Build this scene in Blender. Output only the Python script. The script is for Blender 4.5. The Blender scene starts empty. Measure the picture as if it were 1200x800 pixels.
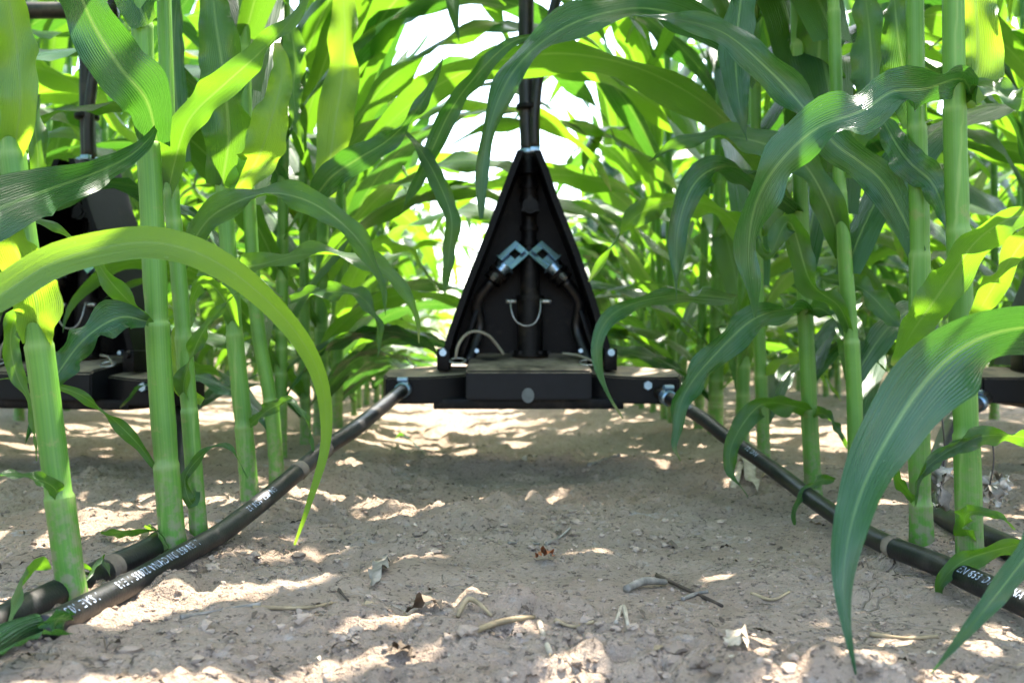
import bpy, bmesh, math, random
import numpy as np
from mathutils import Vector, Matrix

random.seed(7)
R = math.radians
scene = bpy.context.scene
COL = scene.collection

# ---------------------------------------------------------------- camera, sky, sun, exposure
CAM_H = 0.187
FPX = 1200.0                      # focal length in pixels of the 1200 px wide photograph
YAW = math.atan(48 / FPX)         # the rows run along +Y, the camera looks a little to their right
PITCH = math.atan(5 / FPX)

cam = bpy.data.cameras.new('camera')
cam_o = bpy.data.objects.new('camera', cam)
COL.objects.link(cam_o)
cam.sensor_width = 36.0
cam.lens = 36.0
cam.clip_start = 0.02
cam.clip_end = 500
cam_o.location = (0, 0, CAM_H)
cam_o.rotation_euler = (math.pi / 2 + PITCH, 0, -YAW)
cam.dof.use_dof = True
cam.dof.focus_distance = 0.82
cam.dof.aperture_fstop = 10.0
scene.camera = cam_o

SUN_EL, SUN_AZ = R(62), R(30)      # azimuth from +Y (down the rows) towards +X
world = bpy.data.worlds.new('World')
scene.world = world
world.use_nodes = True
wn = world.node_tree
sky = wn.nodes.new('ShaderNodeTexSky')
sky.sky_type = 'NISHITA'
sky.sun_disc = False
sky.sun_elevation = SUN_EL
sky.sun_rotation = SUN_AZ
sky.air_density = 1.0
sky.dust_density = 2.5
wn.links.new(sky.outputs[0], wn.nodes['Background'].inputs[0])
wn.nodes['Background'].inputs[1].default_value = 0.15

sun = bpy.data.lights.new('sun', 'SUN')
sun.energy = 3.8
sun.angle = R(0.5)
sun.color = (1.0, 0.925, 0.83)
sun_o = bpy.data.objects.new('sun', sun)
COL.objects.link(sun_o)
sd = Vector((math.sin(SUN_AZ) * math.cos(SUN_EL), math.cos(SUN_AZ) * math.cos(SUN_EL), math.sin(SUN_EL)))
sun_o.rotation_euler = (-sd).to_track_quat('-Z', 'Y').to_euler()
sun_o.location = sd * 20

scene.view_settings.view_transform = 'Standard'
scene.view_settings.look = 'None'
scene.view_settings.gamma = 1.0
scene.view_settings.use_curve_mapping = False
scene.view_settings.exposure = 2.9
scene.cycles.max_bounces = 9
scene.cycles.diffuse_bounces = 4
scene.cycles.glossy_bounces = 3
scene.cycles.transmission_bounces = 5
scene.cycles.use_denoising = True
scene.cycles.sample_clamp_indirect = 6.0

CR = Vector((math.cos(YAW), -math.sin(YAW), 0))
CF0 = Vector((math.sin(YAW), math.cos(YAW), 0))
CF = CF0 * math.cos(PITCH) + Vector((0, 0, 1)) * math.sin(PITCH)
CU = CR.cross(CF)
CAM = Vector((0, 0, CAM_H))


def P(px, py, d):
    """A point d metres in front of the camera, seen at photo pixel (px, py)."""
    return CAM + CF * d + CR * ((px - 600) / FPX * d) + CU * ((400 - py) / FPX * d)


# ---------------------------------------------------------------- ground heights
def vnoise(x, y, seed):
    xi = np.floor(x).astype(np.int64); yi = np.floor(y).astype(np.int64)
    fx = x - xi; fy = y - yi
    fx = fx * fx * (3 - 2 * fx); fy = fy * fy * (3 - 2 * fy)

    def h(a, b):
        n = (a * 374761393 + b * 668265263 + seed * 974634777) & 0x7fffffff
        n = ((n ^ (n >> 13)) * 1274126177) & 0x7fffffff
        n = n ^ (n >> 16)
        return (n & 0xffff) / 32767.5 - 1.0
    a = h(xi, yi); b = h(xi + 1, yi); c = h(xi, yi + 1); d = h(xi + 1, yi + 1)
    return (a * (1 - fx) + b * fx) * (1 - fy) + (c * (1 - fx) + d * fx) * fy


ROW0, PITCHROW = -0.297, 0.76


FEET = [(P(px, 400, d * .93).x, P(px, 400, d * .93).y) for px, d in
        ((90, .76), (206, .95), (236, 1.02), (296, 1.25), (326, 1.45), (1138, .915), (1080, .958), (955, 1.36), (1004, 1.24), (896, 1.66))]


def gz(x, y):
    x = np.asarray(x, dtype=float); y = np.asarray(y, dtype=float)
    r = (x - ROW0) / PITCHROW
    r = (r - np.round(r)) * PITCHROW
    ridge = np.exp(-(r / .11) ** 2)
    calm = 1 - .75 * np.exp(-(r / .09) ** 2)
    z = (0.012 * vnoise(x / .33, y / .30, 1) + 0.009 * vnoise(x / .13 + 3, y / .11, 2) + 0.0055 * vnoise(x / .05, y / .045 + 7, 3)) * calm
    k = vnoise(x / .022, y / .02, 4)
    rough = np.clip(vnoise(x / .16 + 9, y / .16, 6) + .5, .08, 1)
    z = z + 0.0036 * k * rough + 0.0026 * np.abs(vnoise(x / .009, y / .009, 5)) * (0.45 + rough)
    # crisp little crusts, pits and clods
    z = z + 0.0046 * np.clip(np.abs(vnoise(x / .017 + 2, y / .015, 12)) - .12, 0, .22) * (0.3 + rough) * 2
    z = z - 0.014 * np.clip(vnoise(x / .021 + 4, y / .016, 13) - .40, 0, .25) * (0.4 + rough)
    c = np.clip(vnoise(x / .035 + 5, y / .035, 8) - .42, 0, 1)
    z = z + 0.022 * c * rough * calm
    z = z + 0.012 * ridge
    for fx, fy in FEET:
        q = ((x - fx) ** 2 + (y - fy) ** 2) / .022 ** 2
        z = z + .009 * np.exp(-q) * (1 + .5 * vnoise(x / .012, y / .012, 17))
    # a shallow wheel-pressed dip just before the middle drop
    z = z - 0.013 * np.exp(-((x - .10) / .26) ** 2 - ((y - 1.28) / .09) ** 2)
    z = z + 0.010 * np.exp(-((x - .06) / .30) ** 2 - ((y - 1.07) / .08) ** 2)
    return z


def gzf(x, y):
    return float(gz(np.array([x]), np.array([y]))[0])


def G(px, py, lift=0.0):
    """Where the ray through a photo pixel meets the soil."""
    dirv = P(px, py, 1.0) - CAM
    t = -CAM_H / dirv.z
    for _ in range(6):
        p = CAM + dirv * t
        t = (gzf(p.x, p.y) - CAM_H) / dirv.z
    p = CAM + dirv * t
    return Vector((p.x, p.y, gzf(p.x, p.y) + lift))


# ---------------------------------------------------------------- materials
def new_mat(name):
    m = bpy.data.materials.new(name)
    m.use_nodes = True
    nt = m.node_tree
    for n in list(nt.nodes):
        nt.nodes.remove(n)
    out = nt.nodes.new('ShaderNodeOutputMaterial')
    return m, nt, out


def N(nt, typ, **kw):
    n = nt.nodes.new(typ)
    for k, v in kw.items():
        if k.startswith('i_'):
            n.inputs[int(k[2:]) if k[2:].isdigit() else k[2:].replace('_', ' ')].default_value = v
        else:
            setattr(n, k, v)
    return n


def link(nt, a, b):
    nt.links.new(a, b)


def mathn(nt, op, a, b=None, c=None, clamp=False):
    n = nt.nodes.new('ShaderNodeMath'); n.operation = op; n.use_clamp = clamp
    for i, v in enumerate((a, b, c)):
        if v is None:
            continue
        if isinstance(v, (int, float)):
            n.inputs[i].default_value = v
        else:
            nt.links.new(v, n.inputs[i])
    return n.outputs[0]


def mixc(nt, fac, a, b, blend='MIX'):
    n = nt.nodes.new('ShaderNodeMix'); n.data_type = 'RGBA'; n.blend_type = blend
    for s, v in ((n.inputs[0], fac), (n.inputs[6], a), (n.inputs[7], b)):
        if isinstance(v, (int, float)):
            s.default_value = v
        elif isinstance(v, tuple):
            s.default_value = (*v, 1)
        else:
            nt.links.new(v, s)
    return n.outputs[2]


def ramp(nt, fac, lo, hi):
    n = nt.nodes.new('ShaderNodeMapRange'); n.clamp = True; n.interpolation_type = 'SMOOTHSTEP'
    nt.links.new(fac, n.inputs[0])
    n.inputs[1].default_value = lo; n.inputs[2].default_value = hi
    return n.outputs[0]


def noise(nt, vec, scale, detail=4, rough=.55):
    n = nt.nodes.new('ShaderNodeTexNoise')
    n.inputs['Scale'].default_value = scale; n.inputs['Detail'].default_value = detail
    n.inputs['Roughness'].default_value = rough
    if vec is not None:
        nt.links.new(vec, n.inputs['Vector'])
    return n.outputs['Fac']


def leaf_material(name, dark, light, trans, tmix, rough=.42):
    m, nt, out = new_mat(name)
    tc = N(nt, 'ShaderNodeTexCoord')
    uv = N(nt, 'ShaderNodeUVMap'); uv.uv_map = 'UVMap'
    sep = N(nt, 'ShaderNodeSeparateXYZ'); link(nt, uv.outputs[0], sep.inputs[0])
    u, v = sep.outputs[0], sep.outputs[1]
    oi = N(nt, 'ShaderNodeObjectInfo')
    rnd = oi.outputs['Random']
    off = mathn(nt, 'ABSOLUTE', mathn(nt, 'SUBTRACT', u, .5))
    rib = mathn(nt, 'SUBTRACT', 1.0, ramp(nt, off, .012, .045))
    fade = mathn(nt, 'SUBTRACT', 1.0, ramp(nt, v, .55, 1.0))
    rib = mathn(nt, 'MULTIPLY', rib, fade)
    veins = mathn(nt, 'SINE', mathn(nt, 'MULTIPLY', u, 150.0))
    # stretched streaks along the blade
    mp = N(nt, 'ShaderNodeCombineXYZ')
    link(nt, mathn(nt, 'MULTIPLY', u, 34.0), mp.inputs[0]); link(nt, mathn(nt, 'MULTIPLY', v, 2.2), mp.inputs[1])
    link(nt, mathn(nt, 'MULTIPLY', rnd, 50.0), mp.inputs[2])
    streak = noise(nt, mp.outputs[0], 1.0, 3)
    big = noise(nt, tc.outputs['Object'], 9.0, 3)
    f = mathn(nt, 'ADD', mathn(nt, 'MULTIPLY', ramp(nt, big, .3, .7), .5), mathn(nt, 'MULTIPLY', ramp(nt, streak, .25, .75), .35))
    f = mathn(nt, 'ADD', f, mathn(nt, 'MULTIPLY', rnd, .3), clamp=True)
    base = mixc(nt, f, dark, light)
    base = mixc(nt, mathn(nt, 'MULTIPLY', mathn(nt, 'ADD', veins, 1.0), .10), base, (.085, .20, .06))
    # small pale specks
    sp = noise(nt, tc.outputs['Object'], 420.0, 1)
    base = mixc(nt, mathn(nt, 'MULTIPLY', ramp(nt, sp, .73, .80), .35), base, (.30, .38, .24))
    base = mixc(nt, mathn(nt, 'MULTIPLY', rib, .7), base, (.15, .27, .08))
    # drying tip and margin
    tipn = mathn(nt, 'MULTIPLY', ramp(nt, v, .93, 1.0), ramp(nt, rnd, .55, .8))
    base = mixc(nt, tipn, base, (.34, .28, .12))
    tcol = mixc(nt, rnd, tuple(c * .75 for c in trans), (trans[0] * 1.7, trans[1] * 1.4, trans[2] * 1.3))
    tcol = mixc(nt, mathn(nt, 'MULTIPLY', mathn(nt, 'ADD', veins, 1.0), .12), tcol, tuple(c * .55 for c in trans))
    tcol = mixc(nt, mathn(nt, 'MULTIPLY', rib, .5), tcol, (.20, .32, .05))
    pr = N(nt, 'ShaderNodeBsdfPrincipled')
    link(nt, base, pr.inputs['Base Color'])
    rr = mathn(nt, 'ADD', mathn(nt, 'MULTIPLY', streak, .22), rough - .1)
    link(nt, rr, pr.inputs['Roughness'])
    pr.inputs['Specular IOR Level'].default_value = .6
    tr = N(nt, 'ShaderNodeBsdfTranslucent'); link(nt, tcol, tr.inputs[0])
    h = mathn(nt, 'ADD', mathn(nt, 'MULTIPLY', veins, .25), mathn(nt, 'MULTIPLY', streak, 1.2))
    bp = N(nt, 'ShaderNodeBump'); bp.inputs['Strength'].default_value = .45; bp.inputs['Distance'].default_value = .0015
    link(nt, h, bp.inputs['Height'])
    link(nt, bp.outputs[0], pr.inputs['Normal']); link(nt, bp.outputs[0], tr.inputs['Normal'])
    mx = N(nt, 'ShaderNodeMixShader'); mx.inputs[0].default_value = tmix
    link(nt, pr.outputs[0], mx.inputs[1]); link(nt, tr.outputs[0], mx.inputs[2])
    link(nt, mx.outputs[0], out.inputs[0])
    return m


M = {}
M['leaf'] = leaf_material('corn_leaf', (.007, .038, .012), (.018, .075, .017), (.130, .335, .012), .48, .34)
M['leaf_shaded'] = leaf_material('shaded_corn_leaf', (.006, .040, .013), (.016, .078, .020), (.060, .220, .014), .32, .28)  # leaf copy with shade put into its colour: dimmer, less translucent
M['leaf_sunlit'] = leaf_material('sunlit_corn_leaf', (.040, .115, .020), (.070, .165, .026), (.22, .44, .018), .52, .40)  # leaf copy with sunlight put into its colour: brighter and yellower


def stalk_material():
    m, nt, out = new_mat('corn_stalk')
    tc = N(nt, 'ShaderNodeTexCoord')
    uv = N(nt, 'ShaderNodeUVMap'); uv.uv_map = 'UVMap'
    sep = N(nt, 'ShaderNodeSeparateXYZ'); link(nt, uv.outputs[0], sep.inputs[0])
    u, v = sep.outputs[0], sep.outputs[1]
    oi = N(nt, 'ShaderNodeObjectInfo')
    cm = N(nt, 'ShaderNodeCombineXYZ')
    link(nt, mathn(nt, 'MULTIPLY', u, 44.0), cm.inputs[0]); link(nt, mathn(nt, 'MULTIPLY', v, 3.5), cm.inputs[1])
    link(nt, mathn(nt, 'MULTIPLY', oi.outputs['Random'], 30.0), cm.inputs[2])
    st = noise(nt, cm.outputs[0], 1.0, 3)
    lines = mathn(nt, 'SINE', mathn(nt, 'MULTIPLY', u, 190.0))
    big = noise(nt, tc.outputs['Object'], 14.0, 3)
    f = mathn(nt, 'ADD', mathn(nt, 'MULTIPLY', ramp(nt, st, .25, .75), .5), mathn(nt, 'MULTIPLY', ramp(nt, big, .3, .7), .5))
    c = mixc(nt, f, (.040, .150, .010), (.115, .280, .024))
    c = mixc(nt, mathn(nt, 'MULTIPLY', mathn(nt, 'ADD', lines, 1.0), .03), c, (.26, .40, .16))
    # waxy bloom blotches
    c = mixc(nt, mathn(nt, 'MULTIPLY', ramp(nt, noise(nt, tc.outputs['Object'], 30.0, 4), .52, .75), .12), c, (.20, .36, .13))
    at = N(nt, 'ShaderNodeAttribute'); at.attribute_name = 'collar'
    c = mixc(nt, mathn(nt, 'MULTIPLY', at.outputs['Fac'], .45), c, (.26, .38, .10))
    # scuffs and rusty blotches, most of them low down
    blot = mathn(nt, 'MULTIPLY', ramp(nt, noise(nt, tc.outputs['Object'], 55.0, 5, .65), .60, .70), .55)
    c = mixc(nt, blot, c, (.20, .22, .06))
    # soil splash near the foot
    sz = N(nt, 'ShaderNodeSeparateXYZ'); link(nt, tc.outputs['Object'], sz.inputs[0])
    splash = mathn(nt, 'MULTIPLY', mathn(nt, 'SUBTRACT', 1.0, ramp(nt, sz.outputs[2], .0, .12)), ramp(nt, noise(nt, tc.outputs['Object'], 120.0, 4), .42, .62))
    c = mixc(nt, mathn(nt, 'MULTIPLY', splash, .75), c, (.22, .18, .12))
    pr = N(nt, 'ShaderNodeBsdfPrincipled')
    link(nt, c, pr.inputs['Base Color'])
    pr.inputs['Roughness'].default_value = .46
    pr.inputs['Specular IOR Level'].default_value = .45
    pr.inputs['Subsurface Weight'].default_value = .0
    bp = N(nt, 'ShaderNodeBump'); bp.inputs['Strength'].default_value = .3; bp.inputs['Distance'].default_value = .0008
    link(nt, mathn(nt, 'ADD', mathn(nt, 'MULTIPLY', lines, .08), st), bp.inputs['Height'])
    link(nt, bp.outputs[0], pr.inputs['Normal'])
    tr = N(nt, 'ShaderNodeBsdfTranslucent'); tr.inputs[0].default_value = (.25, .45, .05, 1)
    mx = N(nt, 'ShaderNodeMixShader'); mx.inputs[0].default_value = .16
    link(nt, pr.outputs[0], mx.inputs[1]); link(nt, tr.outputs[0], mx.inputs[2])
    link(nt, mx.outputs[0], out.inputs[0])
    return m


M['stalk'] = stalk_material()


def soil_material():
    m, nt, out = new_mat('soil')
    tc = N(nt, 'ShaderNodeTexCoord')
    o = tc.outputs['Object']
    a = noise(nt, o, 5.0, 5, .6); b = noise(nt, o, 38.0, 6, .65); c3 = noise(nt, o, 210.0, 5, .7)
    c = mixc(nt, ramp(nt, a, .3, .7), (.365, .270, .192), (.470, .362, .270))
    c = mixc(nt, mathn(nt, 'MULTIPLY', ramp(nt, b, .50, .72), .45), c, (.205, .155, .115))
    c = mixc(nt, mathn(nt, 'MULTIPLY', ramp(nt, c3, .54, .64), .85), c, (.10, .075, .055))
    c = mixc(nt, mathn(nt, 'MULTIPLY', ramp(nt, noise(nt, o, 90.0, 3), .60, .72), .5), c, (.47, .41, .35))
    # pale salty, whitish stains
    w = mathn(nt, 'MULTIPLY', ramp(nt, noise(nt, o, 13.0, 4, .6), .60, .70), ramp(nt, noise(nt, o, 150.0, 3), .4, .6))
    c = mixc(nt, mathn(nt, 'MULTIPLY', w, .55), c, (.50, .48, .46))
    pr = N(nt, 'ShaderNodeBsdfPrincipled')
    link(nt, c, pr.inputs['Base Color'])
    pr.inputs['Roughness'].default_value = .95
    pr.inputs['Specular IOR Level'].default_value = .15
    vor = N(nt, 'ShaderNodeTexVoronoi'); vor.feature = 'DISTANCE_TO_EDGE'; vor.inputs['Scale'].default_value = 26.0
    dv = N(nt, 'ShaderNodeVectorMath'); dv.operation = 'ADD'
    nz = N(nt, 'ShaderNodeTexNoise'); nz.inputs['Scale'].default_value = 18.0; link(nt, o, nz.inputs['Vector'])
    sc = N(nt, 'ShaderNodeVectorMath'); sc.operation = 'SCALE'; sc.inputs['Scale'].default_value = .09
    link(nt, nz.outputs['Color'], sc.inputs[0]); link(nt, o, dv.inputs[0]); link(nt, sc.outputs[0], dv.inputs[1])
    link(nt, dv.outputs[0], vor.inputs['Vector'])
    crack = mathn(nt, 'MULTIPLY', mathn(nt, 'SUBTRACT', 1.0, ramp(nt, vor.outputs['Distance'], .0, .035)), ramp(nt, a, .52, .62))
    h = mathn(nt, 'ADD', mathn(nt, 'MULTIPLY', c3, .5), mathn(nt, 'MULTIPLY', noise(nt, o, 700.0, 3), .25))
    h = mathn(nt, 'ADD', h, mathn(nt, 'MULTIPLY', b, .9))
    h = mathn(nt, 'SUBTRACT', h, mathn(nt, 'MULTIPLY', crack, .8))
    bp = N(nt, 'ShaderNodeBump'); bp.inputs['Strength'].default_value = 1.0; bp.inputs['Distance'].default_value = .016
    link(nt, h, bp.inputs['Height']); link(nt, bp.outputs[0], pr.inputs['Normal'])
    link(nt, pr.outputs[0], out.inputs[0])
    return m


M['soil'] = soil_material()


def plain(name, col, rough, metal=0.0, spec=.5, var=.25, vscale=40.0, dirt=None, dirt_lo=.5, dirt_hi=.66, dirt_amt=.8, dirt_scale=16.0, up=False, bump=0.0, bscale=200.0):
    """A surface of one colour with wear: mottling, optional dirt in patches (or settled dust on what faces up)."""
    m, nt, out = new_mat(name)
    tc = N(nt, 'ShaderNodeTexCoord'); o = tc.outputs['Object']
    n1 = noise(nt, o, vscale, 4)
    c = mixc(nt, ramp(nt, n1, .3, .7), tuple(x * (1 - var) for x in col), tuple(min(1, x * (1 + var)) for x in col))
    r = mathn(nt, 'ADD', mathn(nt, 'MULTIPLY', n1, .2), rough - .1)
    pr = N(nt, 'ShaderNodeBsdfPrincipled')
    if dirt:
        d = ramp(nt, noise(nt, o, dirt_scale, 6, .68), dirt_lo, dirt_hi)
        if up:
            g = N(nt, 'ShaderNodeNewGeometry'); sx = N(nt, 'ShaderNodeSeparateXYZ'); link(nt, g.outputs['Normal'], sx.inputs[0])
            d = mathn(nt, 'MULTIPLY', d, ramp(nt, sx.outputs[2], .55, .9))
        d = mathn(nt, 'MULTIPLY', d, dirt_amt)
        c = mixc(nt, d, c, dirt)
        r = mathn(nt, 'ADD', r, mathn(nt, 'MULTIPLY', d, .4), clamp=True)
    link(nt, c, pr.inputs['Base Color']); link(nt, r, pr.inputs['Roughness'])
    pr.inputs['Metallic'].default_value = metal
    pr.inputs['Specular IOR Level'].default_value = spec
    if bump:
        bp = N(nt, 'ShaderNodeBump'); bp.inputs['Strength'].default_value = bump; bp.inputs['Distance'].default_value = .001
        link(nt, noise(nt, o, bscale, 4), bp.inputs['Height']); link(nt, bp.outputs[0], pr.inputs['Normal'])
    link(nt, pr.outputs[0], out.inputs[0])
    return m


DUST = (.30, .235, .17)
M['black'] = plain('black_plastic', (.0025, .0025, .003), .45, spec=.14, dirt=DUST, dirt_lo=.48, dirt_hi=.70, dirt_amt=.07, dirt_scale=30, bump=.15)
M['shield'] = plain('black_shield', (.002, .002, .0026), .42, spec=.10, dirt=DUST, dirt_lo=.55, dirt_hi=.75, dirt_amt=.08, dirt_scale=22, bump=.2)
M['grey'] = plain('worn_grey_plastic', (.0055, .006, .0075), .55, spec=.2, dirt=DUST, dirt_lo=.30, dirt_hi=.62, dirt_amt=.95, dirt_scale=14, up=True, bump=.2)
M['arm'] = plain('dusty_black_plastic', (.0025, .0025, .003), .5, spec=.15, dirt=DUST, dirt_lo=.25, dirt_hi=.60, dirt_amt=.9, dirt_scale=18, up=True, bump=.2)
M['rubber'] = plain('rubber_hose', (.004, .004, .005), .40, spec=.42, dirt=(.20, .16, .12), dirt_lo=.50, dirt_hi=.68, dirt_amt=.14, dirt_scale=26, bump=.25, bscale=500)
M['mud'] = plain('dried_mud', (.17, .135, .10), .95, spec=.1, bump=.6, bscale=300)
M['zinc'] = plain('zinc_plated_steel', (.24, .34, .44), .32, metal=.9, var=.15)
M['wire'] = plain('bright_wire', (.34, .34, .33), .35, metal=.8, var=.2)
M['cable'] = plain('dusty_wire_cable', (.22, .20, .15), .6, var=.2)
M['ink'] = plain('white_print', (.30, .35, .43), .5, var=.6, vscale=260)
M['mark'] = plain('worn_grey_spot', (.09, .10, .10), .7, var=.3)
M['paint'] = plain('dark_painted_steel', (.012, .012, .011), .45, var=.3, dirt=DUST, dirt_amt=.2)
M['straw'] = plain('dry_straw', (.27, .20, .11), .8, spec=.2, var=.35, vscale=60, bump=.5, bscale=250)
M['greystraw'] = plain('weathered_stem', (.22, .19, .15), .85, spec=.2, var=.4, vscale=70, bump=.6, bscale=250)
M['darktwig'] = plain('dark_twig', (.07, .05, .035), .85, spec=.2, var=.4, vscale=70, bump=.6, bscale=250)
M['redleaf'] = plain('rust_leaf', (.24, .08, .03), .7, spec=.3, var=.4, vscale=60)
M['paleleaf'] = plain('bleached_leaf', (.36, .30, .22), .8, spec=.2, var=.3, vscale=60, bump=.4)
M['crumb'] = plain('soil_crumb', (.27, .205, .15), .95, spec=.1, var=.4, vscale=30, bump=.5, bscale=500)
M['litter'] = plain('leaf_litter', (.10, .075, .052), .9, spec=.15, var=.6, vscale=18)
M['dry'] = plain('dried_husk', (.40, .36, .30), .85, spec=.2, var=.5, vscale=70, bump=.5)
M['rust'] = plain('dark_wire', (.05, .035, .03), .7, var=.3)


# ---------------------------------------------------------------- object helpers
def tag(o, label=None, cat=None, group=None, kind=None):
    if label: o['label'] = label
    if cat: o['category'] = cat
    if group: o['group'] = group
    if kind: o['kind'] = kind
    return o


def empty(name, loc, label, cat, group=None, rz=0.0):
    o = bpy.data.objects.new(name, None)
    COL.objects.link(o)
    o.location = loc; o.rotation_euler = (0, 0, rz); o.empty_display_size = .05
    return tag(o, label, cat, group)


class MB:
    def __init__(self):
        self.v = []; self.f = []; self.uv = []; self.att = []; self.mi = []

    def add(self, verts, faces, uvs=None, att=None, mi=0):
        b = len(self.v)
        self.v.extend([tuple(p) for p in verts])
        self.att.extend(att if att is not None else [0.0] * len(verts))
        for i, f in enumerate(faces):
            self.f.append(tuple(b + k for k in f))
            self.uv.extend(uvs[i] if uvs is not None else [(0, 0)] * len(f))
            self.mi.append(mi)

    def mesh(self, name, mats, smooth=True):
        me = bpy.data.meshes.new(name)
        me.from_pydata(self.v, [], self.f)
        uvl = me.uv_layers.new(name='UVMap')
        uvl.data.foreach_set('uv', np.array(self.uv, dtype=np.float32).ravel())
        if any(self.att):
            a = me.attributes.new('collar', 'FLOAT', 'POINT')
            a.data.foreach_set('value', np.array(self.att, dtype=np.float32))
        for m in (mats if isinstance(mats, (list, tuple)) else [mats]):
            me.materials.append(m)
        me.polygons.foreach_set('material_index', np.array(self.mi, dtype=np.int32))
        if smooth:
            me.polygons.foreach_set('use_smooth', np.ones(len(self.f), dtype=bool))
        me.update()
        return me

    def build(self, name, mats, parent=None, smooth=True):
        o = bpy.data.objects.new(name, self.mesh(name, mats, smooth))
        COL.objects.link(o)
        if parent: o.parent = parent
        return o


def catmull(pts, n):
    """n samples of a Catmull-Rom curve through tuples/vectors of any length."""
    P0 = np.array([tuple(p) for p in pts], dtype=float)
    ext = np.vstack([2 * P0[0] - P0[1], P0, 2 * P0[-1] - P0[-2]])
    m = len(P0) - 1
    out = []
    for i in range(n):
        t = i / (n - 1) * m
        k = min(int(t), m - 1); f = t - k
        a, b, c, d = ext[k], ext[k + 1], ext[k + 2], ext[k + 3]
        out.append(.5 * ((2 * b) + (-a + c) * f + (2 * a - 5 * b + 4 * c - d) * f * f + (-a + 3 * b - 3 * c + d) * f ** 3))
    return np.array(out)


def even(pts, n):
    """The same, at even steps of arc length in the first three columns."""
    q = catmull(pts, max(60, n * 4))
    L = np.concatenate([[0], np.cumsum(np.linalg.norm(np.diff(q[:, :3], axis=0), axis=1))])
    s = np.linspace(0, L[-1], n)
    return np.stack([np.interp(s, L, q[:, k]) for k in range(q.shape[1])], axis=1), L[-1]


def frames(c):
    n = len(c)
    T = np.gradient(c, axis=0); T /= np.linalg.norm(T, axis=1)[:, None] + 1e-12
    up = np.array([0, 0, 1.0])
    if abs(T[0] @ up) > .95: up = np.array([0, 1.0, 0])
    A = np.zeros_like(c); a = up - T[0] * (up @ T[0]); a /= np.linalg.norm(a)
    for i in range(n):
        a = a - T[i] * (a @ T[i]); a /= np.linalg.norm(a); A[i] = a
    return T, A, np.cross(T, A)


def tube(mb, pts, r, n=24, sides=12, cap=True, mi=0, hollow=False):
    c, L = even(pts, n)
    T, A, B = frames(c[:, :3])
    rad = r if not callable(r) else None
    V = []
    for i in range(n):
        ri = rad if rad is not None else r(i / (n - 1))
        for k in range(sides):
            th = 2 * math.pi * k / sides
            V.append(c[i, :3] + ri * (math.cos(th) * A[i] + math.sin(th) * B[i]))
    F, U = [], []
    for i in range(n - 1):
        for k in range(sides):
            k2 = (k + 1) % sides
            F.append((i * sides + k, i * sides + k2, (i + 1) * sides + k2, (i + 1) * sides + k))
            u0, u1 = k / sides, (k + 1) / sides
            v0, v1 = i / (n - 1) * L, (i + 1) / (n - 1) * L
            U.append([(u0, v0), (u1, v0), (u1, v1), (u0, v1)])
    if cap:
        F.append(tuple(range(sides))[::-1]); U.append([(0, 0)] * sides)
        F.append(tuple((n - 1) * sides + k for k in range(sides))); U.append([(0, 0)] * sides)
    mb.add(V, F, U, mi=mi)
    return c[:, :3], T, A, B, L


def box_bm(bm, cx, cy, cz, sx, sy, sz, rot=None, bev=0.0):
    r = bmesh.ops.create_cube(bm, size=1.0)
    vs = r['verts']
    bmesh.ops.scale(bm, vec=(sx, sy, sz), verts=vs)
    if bev:
        es = list({e for v in vs for e in v.link_edges})
        rb = bmesh.ops.bevel(bm, geom=es, offset=bev, segments=2, affect='EDGES', profile=.6)
        vs = list({v for f in rb['faces'] for v in f.verts} | {v for v in vs if v.is_valid})
        seen = set(vs); stack = list(vs)
        while stack:
            v = stack.pop()
            for e in v.link_edges:
                w = e.other_vert(v)
                if w not in seen:
                    seen.add(w); stack.append(w)
        vs = list(seen)
    if rot is not None:
        bmesh.ops.rotate(bm, cent=(0, 0, 0), matrix=rot, verts=vs)
    bmesh.ops.translate(bm, vec=(cx, cy, cz), verts=vs)
    return vs


def cyl_bm(bm, a, b, r1, r2=None, seg=20, bev=0.0):
    a = Vector(a); b = Vector(b); d = b - a
    r2 = r1 if r2 is None else r2
    q = d.to_track_quat('Z', 'Y').to_matrix().to_4x4()
    mtx = Matrix.Translation((a + b) / 2) @ q
    return bmesh.ops.create_cone(bm, cap_ends=True, segments=seg, radius1=r1, radius2=r2, depth=d.length, matrix=mtx)['verts']


def bm_obj(name, bm, mat, parent=None, angle=35):
    me = bpy.data.meshes.new(name)
    bmesh.ops.recalc_face_normals(bm, faces=bm.faces)
    for e in bm.edges:
        if len(e.link_faces) == 2 and e.calc_face_angle(0) > R(angle): e.smooth = False
    for f in bm.faces: f.smooth = True
    bm.to_mesh(me); bm.free()
    me.materials.append(mat)
    o = bpy.data.objects.new(name, me); COL.objects.link(o)
    if parent: o.parent = parent
    return o


# ---------------------------------------------------------------- the ground
def axis(dense, lo, hi, step, grow):
    a = list(np.arange(dense[0], dense[1] + 1e-9, step))
    s = step; x = a[0]
    left = []
    while x > lo:
        s *= grow; x -= s; left.append(x)
    s = step; x = a[-1]; right = []
    while x < hi:
        s *= grow; x += s; right.append(x)
    return np.array(left[::-1] + a + right)


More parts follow.
